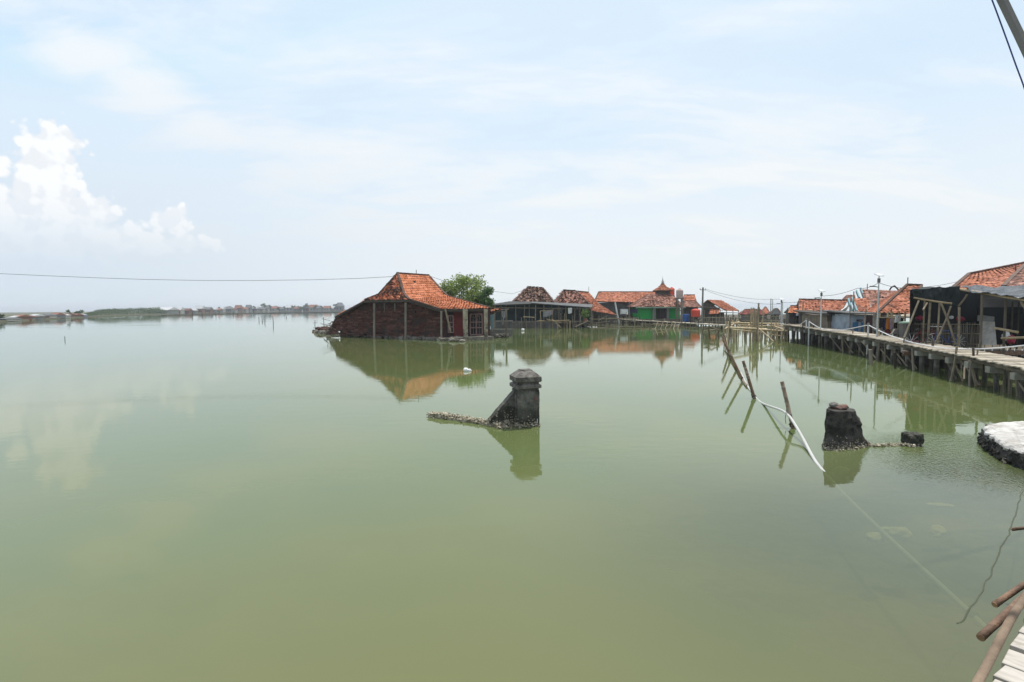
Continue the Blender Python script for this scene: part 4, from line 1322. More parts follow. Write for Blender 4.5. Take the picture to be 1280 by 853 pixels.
# broad tree behind the brick house
def tree(name, label, c, rad, hgt, trunk_h, n, leaf=.16, mats='leaf_mid', group=None, lobes=9, seed=1, cat='tree'):
    rnd = random.Random(seed)
    root = T(name, label, cat, flat(c, 0), group)
    tk = MB(); base = flat(c, -.2); top = flat(c, trunk_h)
    tk.tube([base, base.lerp(top, .5) + V((.1, 0, 0)), top], [rad * .07, rad * .055, rad * .045], 8)
    L = []
    for i in range(lobes):
        a = i * 2.4 + rnd.uniform(-.3, .3); e = rnd.uniform(.15, 1)
        r_ = rad * math.sqrt(1 - (e - .3) ** 2) * rnd.uniform(.45, .78)
        q = V((c.x + r_ * math.cos(a), c.y + r_ * math.sin(a), trunk_h + (hgt - trunk_h) * e * .72))
        L.append((q, rad * rnd.uniform(.30, .48)))
        tk.tube([top - V((0, 0, .1)), top.lerp(q, .5) + V((0, 0, -.1)), q], [rad * .035, rad * .022, rad * .008], 5)
    tk.build('trunk', 'bark', root)
    lf_ = MB()
    for i in range(n):
        q, r_ = rnd.choice(L)
        d = V((rnd.gauss(0, 1), rnd.gauss(0, 1), rnd.gauss(0, 1))).normalized() * r_ * (rnd.random() ** .4) * rnd.uniform(.75, 1.15)
        d.z *= .75
        q = q + d
        d1 = V((rnd.uniform(-1, 1), rnd.uniform(-1, 1), rnd.uniform(-.7, .7))).normalized() * leaf * rnd.uniform(.6, 1.3)
        d2 = d1.cross(V((rnd.uniform(-1, 1), rnd.uniform(-1, 1), rnd.uniform(-1, 1)))).normalized() * leaf * .55
        lf_.add([q - d1, q + d2, q + d1, q - d2], [(0, 1, 2, 3)], rnd.random())
    lf_.build('crown', mats, root)
    return root


tree('tree', 'broad bright green tree behind the right side of the brick house roof', at(579, 392, 60), 3.0, at(579, 345, 60).z + 1.0, 1.7, 9000, .13, 'leaf_mid', seed=4, lobes=24)
tree('tree', 'smaller darker green tree at the right edge of the broad tree', at(603, 392, 58), 1.5, at(603, 350.5, 58).z + .8, 1.5, 3600, .11, 'leaf_dark', seed=9, lobes=11)
# ------------------------------------------------------------------ bamboo jetty in the middle
def jetty():
    root = T('bamboo_jetty', 'unfinished pale bamboo jetty of tangled poles at the end of the white pipe', 'jetty', W(945, 425))
    def rail(x0, y0, Y0, x1, y1, Y1, r=.05): MB().pole(at(x0, y0, Y0), at(x1, y1, Y1), r, bend=.05).build('rail', 'bamboo_pale', root)
    for a in ((908, 406, 43, 948, 402.5, 48, .04), (926, 409, 41, 984, 407, 46, .04), (915, 412, 39, 944, 414.5, 40, .04), (952, 404, 47, 986, 409, 42, .04), (906, 411, 40, 924, 402, 46, .035), (948, 415, 40, 976, 420, 41, .035), (911, 403.5, 40, 975, 405, 46, .05), (912, 409.5, 38, 958, 411.5, 41, .06), (922, 406.5, 42, 968, 408, 44, .05), (940, 411, 40, 985, 414, 41, .06), (912, 404, 47, 974, 404.5, 49, .05),
              (950, 412.5, 40, 966.5, 427, 39.5, .05), (957, 427, 42, 966, 412, 42, .04), (968, 408, 44, 984, 414, 40, .05), (913, 404, 46, 912, 410, 38, .05), (936, 404, 47, 938, 411.5, 40, .05)): rail(*a)
    rnd = random.Random(3)
    posts = [(911, 426, 400, 38.5), (909, 423, 402, 40), (914, 424, 401.5, 39), (917, 421, 401, 44), (920.5, 420, 402.5, 45), (923, 419, 400, 47), (905.5, 420, 408, 40),
             (930, 420, 410, 46), (938, 421, 391, 45), (940.5, 424, 385, 41), (943, 423, 388, 42), (945.5, 424, 390, 41), (947.3, 427, 379, 39.5), (949, 426.5, 381, 40), (949.6, 425, 402, 41), (952, 421, 401, 46),
             (958, 423, 413, 44), (966, 424, 411, 43), (971.5, 422, 402, 47), (976, 421, 404, 48), (981, 427, 407, 40), (977, 426, 413, 40.5), (985, 424, 413, 42), (961, 420, 404, 49), (933, 418, 403, 50)]
    for k in range(38):
        x = rnd.choice([rnd.uniform(906, 925), rnd.uniform(936, 953), rnd.uniform(925, 986), rnd.uniform(955, 986)]); Y = rnd.uniform(40, 52)
        posts.append((x, 420, rnd.uniform(399, 412) if not 937 < x < 952 else rnd.uniform(384, 402), Y))
    for x, yb, yt, Y in posts:
        a, b = pp(x, yb, yt, Y, rnd.uniform(-.12, .12))
        MB().pole(a, b, rnd.uniform(.035, .06), bend=.05).build('post', rnd.choice(['bamboo_pale', 'bamboo_pale', 'bamboo_old']), root)
    for x, y0, y1, Y in ((939, 392, 406, 44), (942, 386, 404, 42.5), (944, 389, 408, 42.5)):
        MB().pole(at(x - 1.5, y1, Y), at(x + 2, y0, Y), .035).build('brace', 'bamboo_pale', root)


jetty()
# dark broken piles left of it
def broken_piles():
    root = T('broken_walkway', 'dark broken walkway stump of slanting bent bamboo, left of the jetty', 'walkway', W(893, 425))
    for x0, y0, x1, y1, Y in ((883, 424, 878, 409, 44), (889, 426, 886, 408, 43), (894, 427, 897, 410, 42.5), (898, 420, 893, 409, 46), (900, 424, 899, 411, 44)):
        MB().pole(flat(at(x0, y0, Y), -.3), at(x1, y1, Y), .06, bend=.12).build('post', 'bamboo_old', root)
    for x0, y0, x1, y1, Y in ((879, 411, 889, 408.5, 44), (889, 408.5, 899, 413, 43.5), (880, 414, 896, 412.5, 44.5)):
        MB().pole(at(x0, y0, Y), at(x1, y1, Y), .05, bend=.1).build('rail', 'bamboo_old', root)


broken_piles()

# ------------------------------------------------------------------ the long boardwalk on piles
# (px, waterline row, deck row) of the near edge
BW = [(978, 424, 405.6), (987, 427.5, 406.7), (1005, 430.5, 409.2), (1028, 435.5, 413), (1060, 442.5, 417.6), (1092, 449.5, 423.2), (1128, 459, 429.8), (1163, 469, 436.6), (1208, 481.5, 445.6), (1235, 488.5, 451), (1266, 497.5, 458.3), (1330, 517, 473), (1420, 548, 497)]
BP = []
for px, yw, yd in BW:
    p = W(px, yw); BP.append(over(p, yd))


def bw_at(px, back=0.0):   # point on the near deck edge at picture column px, moved back over the deck
    for i in range(len(BW) - 1):
        if BW[i][0] <= px <= BW[i + 1][0]:
            t_ = (px - BW[i][0]) / (BW[i + 1][0] - BW[i][0])
            Ya = 1 / BP[i].y; Yb = 1 / BP[i + 1].y
            Y = 1 / (Ya + (Yb - Ya) * t_)
            s_ = (Y - BP[i].y) / (BP[i + 1].y - BP[i].y)
            p = BP[i].lerp(BP[i + 1], s_)
            d = (BP[i] - BP[i + 1]); d.z = 0; d.normalize(); nb = V((d.y, -d.x, 0))
            if nb.x < 0: nb = -nb
            return p + nb * back
    return BP[-1]


def boardwalk():
    root = T('boardwalk', 'long pale timber boardwalk on concrete-capped piles curving along the right-hand houses', 'boardwalk', flat(BP[6], 0))
    wd = 1.25
    dk_ = MB(); ed = MB(); sb = MB()
    for i, (a, b) in enumerate(zip(BP, BP[1:])):
        d = (a - b); d.z = 0; d.normalize(); nb = V((d.y, -d.x, 0)); nb = nb if nb.x > 0 else -nb
        L_ = (b - a).length; k = max(1, int(L_ / .19))
        for j in range(k):
            p, q = a.lerp(b, j / k), a.lerp(b, (j + .93) / k)
            jz = V((0, 0, random.uniform(-.012, .015))); e0 = nb * random.uniform(-.10, .05)
            P = [p + e0, q + e0, q + nb * wd, p + nb * wd]
            dk_.hexa([x + jz - V((0, 0, .035)) for x in P] + [x + jz for x in P])
        for off in (.06, .6, wd - .1):
            ed.beam(a + nb * off - V((0, 0, .11)), b + nb * off - V((0, 0, .11)), .06, .09)
    dk_.build('deck', 'deck_pale', root)
    ed.build('bearer', 'deck_under', root)
    rv = MB()
    for a, b in zip([bw_at(x, 1.35) for x in range(979, 1135, 4)], [bw_at(x, 1.35) for x in range(983, 1139, 4)]):
        k = max(1, int((b - a).length / .2))
        for j in range(k):
            p = a.lerp(b, j / k); q = a.lerp(b, (j + .9) / k); zt = p.z - .2 - random.uniform(0, .12)
            rv.hexa([flat(p, -.5), flat(q, -.5), flat(q, -.5) + V((.04, .02, 0)), flat(p, -.5) + V((.04, .02, 0)), flat(p, zt), flat(q, zt), flat(q, zt) + V((.04, .02, 0)), flat(p, zt) + V((.04, .02, 0))])
    rv.build('plank_revetment', 'timber_dark', root)  # planks added along the far edge to darken the bright gaps below the deck
    near = [981, 987, 993, 999, 1005, 1012, 1020, 1028, 1038, 1049, 1060, 1070, 1080, 1092, 1110, 1128, 1145, 1163, 1184, 1208, 1235, 1266, 1302, 1345]
    for px in near:
        p = bw_at(px, .18); q = bw_at(px, 1.1)
        for s_, r_ in ((p, .085), (q, .085)):
            r_ *= random.uniform(.75, 1.2); f = flat(s_, -.6) + V((random.uniform(-.09, .09), random.uniform(-.09, .09), 0)); g = s_ - V((0, 0, .34))
            pl = MB().tube([f, f.lerp(g, .5), g], [r_ * 1.15, r_, r_], 8).build('pile', 'pile', root)
        a, b = p - V((0, 0, .27)) + (p - q).normalized() * .22, q - V((0, 0, .27)) + (q - p).normalized() * .15
        MB().beam(a, b, .24, .19).build('pile_cap', 'concrete', root)
    rnd = random.Random(11)
    for k in range(34):
        px = rnd.uniform(984, 1290); p = bw_at(px, rnd.uniform(-.05, .5))
        a = flat(p, -.5) + V((rnd.uniform(-.25, .25), rnd.uniform(-.2, .2), 0)); b = p + V((0, 0, rnd.choice([-.12, -.12, -.12, .25])))
        MB().pole(a, b, rnd.uniform(.022, .045), bend=.05).build('post', rnd.choice(['bamboo_old', 'timber_grey', 'timber_dark']), root)
    for k in range(12):
        px = rnd.uniform(1000, 1270); p, q = bw_at(px, .12), bw_at(px + rnd.uniform(10, 26), .14)
        MB().pole(p - V((0, 0, .16)), flat(q, .05), rnd.uniform(.022, .035), bend=.04).build('brace', rnd.choice(['bamboo_old', 'timber_grey']), root)


boardwalk()
# rope railing poles and sagging rope
RP = []
for px, yt, yb, lab, wl in ((1006.3, 399, 410, 'short white rope pole at the far end of the boardwalk rope', 0), (1010.6, 401, 432, 'white rope pole standing in the water by the far bend of the boardwalk', 1), (1084, 405, 447, 'white rope pole standing in the water at the middle of the boardwalk', 1)):
    q = W(px, yb) if wl else bw_at(px, .05)
    if wl: q = flat(q, 0)
    t = over(q, yt)
    root = T('rope_pole', lab, 'pole', flat(q, -.4 if wl else q.z), 'white poles carrying the boardwalk rope')
    MB().tube([flat(q, -.5 if wl else q.z - .1), t], .045, 8).build('pole', 'pole_white', root)
    MB().lathe(t, [(.052, -.05), (.052, .02), (.02, .05)], 8).build('cap', 'pole_grey', root)
    RP.append(t - V((0, 0, .06)))


def rope(label, pts, r=.02, name='rope', mat='rope_white'):
    return one(MB().tube(pts, r, 6), name, mat, label, 'rope', 'rope spans along the boardwalk')


def span(a, b, rows):     # rows: picture (px,py) through which the rope sags, distance from its two ends
    P = [a]
    for px, py in rows:
        t_ = (px - proj(a)[0]) / (proj(b)[0] - proj(a)[0])
        Y = 1 / ((1 - t_) / a.y + t_ / b.y); P.append(at(px, py, Y))
    return P + [b]


def proj(p):
    d = p - EYE; z = d.dot(FWD)
    return CX + F * d.dot(RIGHT) / z, CY - F * d.dot(UP) / z


rope('short sagging white rope span at the far bend of the boardwalk', span(at(995, 407, 41), RP[0], [(999, 407), (1003, 404)]), .025)
rope('white rope span sagging down to the deck between the two water-standing poles', span(RP[1], RP[2], [(1015, 404.6), (1022, 409), (1030, 411.8), (1040, 413), (1050, 412.9), (1062, 411.3), (1074, 408.8)]), .022)
RE = at(1345, 423, 13.5)
rope('long white rope span curving to the edge of the picture before the black stall', span(RP[2], RE, [(1090, 409), (1100, 414), (1112, 419.5), (1128, 425), (1145, 429.5), (1165, 433.3), (1185, 435.6), (1205, 436.6), (1230, 436.3), (1260, 434.2), (1300, 430)]), .022)
q = flat(RE, 0); root = T('rope_pole', 'white rope pole just beyond the right edge', 'pole', q)
MB().tube([flat(q, -.5), RE + V((0, 0, .08))], .045, 8).build('pole', 'pole_white', root)
L1 = lamp('white solar lamp on the boardwalk, middle one, beside the plank shed', 1025.6, 411.5, 365, bw_at(1025.6, 1.0).y, .038, .26)
L2 = lamp('tallest white solar lamp, on the boardwalk by the laundry line', 1096.2, 421.5, 345.5, bw_at(1096, 1.05).y, .038, .24)
L3 = lamp('far white solar lamp at the end of the boardwalk', 976.2, 404, 375, bw_at(979, .9).y + 5, .05, .3)

# ------------------------------------------------------------------ right-hand village
def platform(name, label, x0, x1, Y, dep, yd, zb=.75):
    a, b = at(x0, yd, Y), at(x1, yd, Y)
    root = T(name, label, 'platform', V(((a.x + b.x) / 2, Y + dep / 2, 0)))
    dk_ = MB()
    k = int((b.x - a.x) / .3)
    for i in range(k):
        x_ = a.x + (b.x - a.x) * i / k; g_ = (Y + dep) / Y; dk_.hexa([V((x, y, z)) for z in (zb - .05, zb) for x, y in ((x_, Y), (x_ + .28, Y), ((x_ + .28) * g_, Y + dep), (x_ * g_, Y + dep))])
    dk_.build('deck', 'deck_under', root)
    MB().beam(V((a.x, Y - .06, zb - .1)), V((b.x, Y - .06, zb - .1)), .08, .16).build('edge_beam', 'log_brown', root)
    n = int((b.x - a.x) / .75)
    for i in range(n + 1):
        x_ = a.x + (b.x - a.x) * i / n + random.uniform(-.15, .15)
        for yy in (Y + .1, Y + 1.6):
            MB().pole(V((x_, yy, -.5)), V((x_ + random.uniform(-.1, .1), yy, zb - .06)), random.uniform(.04, .07)).build('post', random.choice(['timber_grey', 'timber_dark', 'bamboo_old']), root)
    return root


house('roadside_house', 'long house with mottled orange roof and white gable edge, left of the blue-edged gables', (998.5, 390.5), (1050, 391.6), (998.5, 374.8), (1059, 376.2), 45, 6, .8, 'wall_dim', 'tile_red', gable=True,
      dec=[('door', 1004, 1010, 393.5, 410, 'door_dark'), ('window', 1013, 1018, 394, 403, 'glass_dark')], tw=.23, th=.26)
p0, p1, p2 = at(1046, 391.5, 44.6), at(1053, 386.5, 45.6), at(1059.5, 376.5, 48)
bb = MB()
for a, b in ((p0, p1), (p1, p2)): bb.beam(a + V((.25, -.1, .06)), b + V((.25, -.1, .06)), .1, .26)
one(bb, 'bargeboard', 'wall_white', 'curved whitish gable board at the right end of the long orange roof', 'board')
house('annex', 'small low annex with bright orange roof at the left end of the long house', (985, 391.3), (998, 391.6), (988, 383.2), (998, 383.2), 47, 4, .8, 'wall_dim', 'tile_orange', gable=True, cat='annex')
rt = T('cloth_stall', 'dark navy tarp-sided stall between the long house and the plank shed', 'stall', at(1026, 407, 39))
a, b = at(1017, 407, 38.5), at(1035, 409, 38.5)
zt = at(1026, 394, 38.5).z
MB().prism([flat(a, .8), flat(b, .8), flat(b, zt), flat(a, zt)], V((0, .08, 0))).build('tarp', 'cloth_navy', rt)
MB().slab(V((a.x - .2, a.y - .3, zt)), V((b.x + .2, b.y - .3, zt)), V((b.x + .2, b.y + 2.5, zt + .35)), V((a.x - .2, a.y + 2.5, zt + .35)), th=.08, mi=0).build('roof', 'roof_under', rt)
for x_ in (a.x, (a.x + b.x) / 2, b.x): MB().pole(V((x_, a.y - .15, .5)), V((x_, a.y - .15, zt)), .05).build('post', 'timber_grey', rt)

# plank shed
def shed(name, label, x0, x1, ytop0, ytop1, Y, dep, zb, wall, roofm, cat='shed'):
    a, b = at(x0, 400, Y), at(x1, 400, Y); za, zb2 = at(x0, ytop0, Y).z, at(x1, ytop1, Y).z
    root = T(name, label, cat, V(((a.x + b.x) / 2, Y + dep / 2, zb)))
    P = [V((a.x, Y, zb)), V((b.x, Y, zb)), V((b.x, Y, zb2)), V((a.x, Y, za))]
    wb = MB().prism(P, V((0, .08, 0)))
    wb.prism([p + V((0, dep, 0)) for p in P], V((0, .08, 0)))
    for i, j in ((0, 3), (1, 2)):
        s_ = .08 if i == 0 else -.08
        wb.prism([P[i] + V((0, .09, 0)), P[i] + V((0, dep - .01, 0)), P[j] + V((0, dep - .01, 0)), P[j] + V((0, .09, 0))], V((s_, 0, 0)))
    wb.build('wall', wall, root)
    MB().slab(P[3] + V((-.25, -.35, .1)), P[2] + V((.25, -.35, .1)), P[2] + V((.25, dep + .2, .25)), P[3] + V((-.25, dep + .2, .25)), th=.07, mi=0).build('roof', roofm, root)
    return root, a, b


s_, a_, b_ = shed('plank_shed', 'weathered grey vertical-plank shed beside the boardwalk, right of the navy tarp', 1035, 1061, 394.5, 395, 35, 3, .8, 'plank_wall', 'sheet_dark')
q = at(1046, 400, 34.9)
MB().box((q.x, 34.97, 1.9), (1.2, .03, .7)).build('window', 'plank_dark', s_)
tl = MB(); q4 = (at(1049, 396.4, 34.3), at(1061, 396.4, 34.3), at(1060, 393, 36), at(1051, 393, 36)); tl.tiles(*q4, jit=.6); tl.slab(*q4)
tl.build('tiled_awning', ['tile_orange', 'roof_under'], s_)
s_, a_, b_ = shed('blue_shed', 'pale blue plastered shed with a deep blue door, right of the plank shed', 1063.5, 1090, 393, 393.5, 33, 3, .8, 'wall_blue', 'sheet_grey')
for x0, x1, mt, nm in ((1066, 1072.5, 'door_blue', 'door'), (1076.5, 1081.5, 'door_blue', 'door')):
    a, b = at(x0, 416.5, 32.96), at(x1, 416.5, 32.96); MB().prism([flat(a, .82), flat(b, .82), flat(b, at(x0, 403, 32.96).z), flat(a, at(x0, 403, 32.96).z)], V((0, .03, 0))).build(nm, mt, s_)
a, b = at(1071, 402, 32.95), at(1079, 399.5, 32.95); MB().prism([flat(a, a.z), flat(b, a.z), b, flat(a, b.z)], V((0, .03, 0))).build('window', 'glass_dark', s_)
a, b = at(1082.5, 414, 32.3), at(1090, 414, 32.3)
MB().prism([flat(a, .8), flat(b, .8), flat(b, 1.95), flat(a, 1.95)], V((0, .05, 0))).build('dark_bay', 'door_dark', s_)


def stepped_house():
    Y = 40
    root = T('blue_gable_house', 'brownish tiled house with three stepped roofs edged in pale blue gable boards', 'house', at(1090, 410, Y + 3))
    def roof(pts, m='tile_brown'):
        rf = MB(); rf.tiles(*pts, jit=.3, miss=.006, tw=.23, th=.26, lift=.035); rf.slab(*pts, th=.08); return rf.build('roof', [m, 'roof_under'], root)
    roof((at(1083, 388.5, Y), at(1118, 388.5, Y), at(1121, 363.8, Y + 5), at(1077, 362, Y + 5)))
    roof((at(1069, 390, Y - 1), at(1089, 390, Y - 1), at(1087, 373, Y + 2), at(1065.5, 373.6, Y + 2)), 'tile_red')
    roof((at(1050, 376.5, Y + 7), at(1070, 376, Y + 7), at(1069, 369, Y + 10), at(1058, 369, Y + 10)))
    for x0, y0, x1, y1, dy in ((1075.6, 361, 1081, 376, 4.6), (1070.5, 364, 1074.5, 373.5, 3.8), (1085, 376.5, 1088.7, 386.5, 1.6), (1060, 374.5, 1065.2, 390, .2), (1064.7, 373, 1071, 389.8, -.6)):
        a, b = at(x0, y0, Y + dy + .2), at(x1, y1, Y + dy - 1.2)
        MB().beam(a, b, .09, .26).build('gable_board', 'trim_blue', root)
    wb = MB()
    a, b = at(1066, 400, Y), at(1120, 400, Y)
    z1 = at(1080, 389.8, Y).z
    wb.prism([flat(a, .8), flat(b, .8), flat(b, z1), flat(a, z1)], V((0, .12, 0)))
    c = at(1060, 400, Y + .3); 
    wb.prism([V((a.x, a.y + .13, .8)), V((a.x + 4.2, a.y + 6, .8)), V((a.x + 4.2, a.y + 6, z1)), V((a.x, a.y + .13, z1))], V((.1, 0, 0)))
    wb.build('wall', 'wall_blue', root)
    aw = MB().slab(at(1064, 392.6, 36.5), at(1140, 395.5, 31), at(1140, 391, 33), at(1064, 390.8, 39), th=.1, mi=0); aw.build('awning', 'wall_cream', root)
    MB().tube([over(at(1084, 362, Y + 5), 363), over(at(1084, 362, Y + 5), 355)], .03, 5).build('aerial', 'metal_dark', root)


stepped_house()
r_, c_ = house('steep_orange_house', 'large steep orange hip-roofed house left of the black net stall', (1097, 391.5), (1141, 393), (1134.5, 356.6), (1152, 357.5), 33, 8, .8, 'wall_white', 'tile_red', tw=.21, th=.25, miss=.008)
a = c_[3]; MB().tube([a, a + V((0, 0, .5))], .03, 5).build('aerial', 'metal_dark', r_)
a, b = at(1135.5, 381, 34.1), at(1139, 375, 34.1)
MB().prism([flat(a, a.z), flat(b, a.z), b, flat(a, b.z)], V((0, .05, 0))).build('skylight', 'trim_blue', r_)
wire('bent dark cable loop sticking up behind the steep orange roof', [at(1112, 363, 38), at(1114, 359.5, 38), at(1118, 357.5, 38), at(1123, 362.5, 38)], .05)

# laundry before the steep house
G2 = 'clothes on the line by the boardwalk'
LY = 27.5
lx0, lx1 = at(1098, 397.5, LY), at(1131, 397.5, LY)
root = T('clothes_rack', 'bamboo clothes line frame in front of the steep orange house', 'clothes rack', flat((lx0 + lx1) / 2, .8))
MB().pole(lx0, lx1, .03).build('rail', 'bamboo_old', root)
for px in (1099, 1109, 1114, 1123, 1130.5):
    q = at(px, 418, LY + .1); MB().pole(flat(q, .6), flat(q, lx0.z + .3), .04).build('post', 'bamboo', root)
for px0, px1, y1, mt, lab in ((1099.5, 1103, 410, 'cloth_black', 'black shirt at the left end of the clothes line'), (1103.2, 1108, 413, 'cloth_navy', 'long navy garment left of the orange cloth'), (1108.4, 1112.8, 412, 'cloth_orange', 'orange cloth hanging on the clothes line'), (1113, 1115.4, 411, 'cloth_lilac', 'narrow lilac cloth right of the orange one'), (1115.6, 1117.8, 409, 'cloth_yellow', 'small yellow cloth in the middle of the clothes line'), (1118, 1121.5, 414, 'cloth_black', 'long black garment right of the yellow cloth'), (1119.8, 1122.6, 403, 'cloth_white', 'short white towel left of the second towel'), (1123.2, 1126.4, 403, 'cloth_white', 'short white towel right of the first towel'), (1124.4, 1129.6, 414, 'cloth_black', 'black dress at the right end of the clothes line')):
    y0 = 397.5 if 'white' not in lab else 393.8
    cloth(lab, px0, px1, y0, y1, LY - (.02 if 'white' not in lab else .12), mt, group=G2, name='garment')
cloth('maroon cloth lying low under the orange cloth', 1107, 1113, 411.5, 417, LY + .05, 'cloth_maroon', group=G2, name='garment')
G3 = 'clothes hung before the long orange roofed house'
for px0, px1, y0, y1, mt, lab in ((991.5, 995, 391.5, 396.5, 'cloth_navy', 'navy cloth at the left end before the small annex'), (995.5, 998, 391.5, 395, 'cloth_white', 'white cloth beside the navy one before the annex'), (1003.5, 1008, 392, 394.6, 'cloth_blue', 'blue cloth left of the pink one under the long roof'), (1008.3, 1013, 393, 397.5, 'cloth_pink', 'pink cloth under the eave of the long roof'), (1013.2, 1016, 392, 394.5, 'cloth_white', 'white cloth right of the pink one under the long roof')):
    cloth(lab, px0, px1, y0, y1, 43.6, mt, group=G3, name='garment')
# thin poles along the boardwalk houses
for i, (x, y0, y1, Y) in enumerate(((1003, 412, 378, 42), (1005.8, 408, 385, 41.5), (1016.5, 411, 384, 40), (1065.6, 418, 364.5, 34), (1061.5, 417, 382, 33), (1081.5, 419, 386, 31.5), (1091, 420, 390, 31), (1113, 421, 386, 28.3), (1139.5, 424, 364, 26.3))):
    q = at(x, y0, Y); labs = ['first thin grey pole before the long orange roof', 'second, shorter thin pole before the long orange roof', 'thin pole at the navy tarp corner', 'tall thin pole against the blue gable boards', 'thin pole at the corner of the plank shed', 'thin pole before the blue shed doors', 'brown pole at the right end of the blue shed', 'thin pole behind the clothes line', 'thin pole at the left edge of the black net']
    one(MB().pole(flat(q, .3), over(q, y1), .045, .03, bend=.04), 'pole', 'bamboo_old', labs[i], 'pole')
platform('house_platform', 'dark stilt platform under the blue shed and the steep orange house', 1063, 1150, 31.2, 16, 412)
platform('house_platform', 'dark stilt platform under the navy tarp stall and plank shed', 1019, 1061, 36.4, 8, 412)
platform('house_platform', 'dark stilt platform under the long orange roofed house and its annex', 968, 1018, 43.8, 10, 412)
# low clutter at the laundry: grey slab and bins
q = at(1120, 417, 27)
one(MB().prism([at(1115, 418, 27), at(1128, 418.5, 27), at(1126, 411.5, 27), at(1119, 411.5, 27)], V((0, .12, 0))), 'slab', 'concrete', 'pale concrete slab propped below the black dress', 'slab')
q = at(1133, 420, 26.8); q = flat(q, .8)
root = T('bin', 'grey lidded bin at the left edge of the black net stall', 'bin', q)
MB().lathe(q, [(.28, 0), (.30, .1), (.34, .85), (.33, .88)], 14).build('bin_body', 'wall_grey', root)
MB().lathe(q + V((0, 0, .88)), [(.36, 0), (.34, .06), (.1, .1)], 14).build('lid', 'trim_green', root)


# ------------------------------------------------------------------ black net stall
def net_sheet(mb, c00, c10, c11, c01, nu=14, nv=8, amp=.08, th=.015, seed=0, sag=0):
    vv, ff = [], []
    n = (c10 - c00).cross(c01 - c00).normalized()
    for s_ in (0, 1):
        for j in range(nv + 1):
            for i in range(nu + 1):
                a, b = i / nu, j / nv
                q = c00.lerp(c10, a).lerp(c01.lerp(c11, a), b)
                k = amp * noise.noise(V((a * 5 + seed, b * 1.2, seed))) + amp * .5 * noise.noise(V((a * 13 + seed, b * 2, 3 + seed)))
                vv.append(q + n * (k + s_ * th) - V((0, 0, sag * math.sin(math.pi * a) * math.sin(math.pi * b))))
    st = (nu + 1) * (nv + 1)
    for s_ in (0, 1):
        for j in range(nv):
            for i in range(nu):
                k = s_ * st + j * (nu + 1) + i
                ff.append((k, k + 1, k + nu + 2, k + nu + 1) if s_ else (k + nu + 1, k + nu + 2, k + 1, k))
    return mb.add(vv, ff, .5)


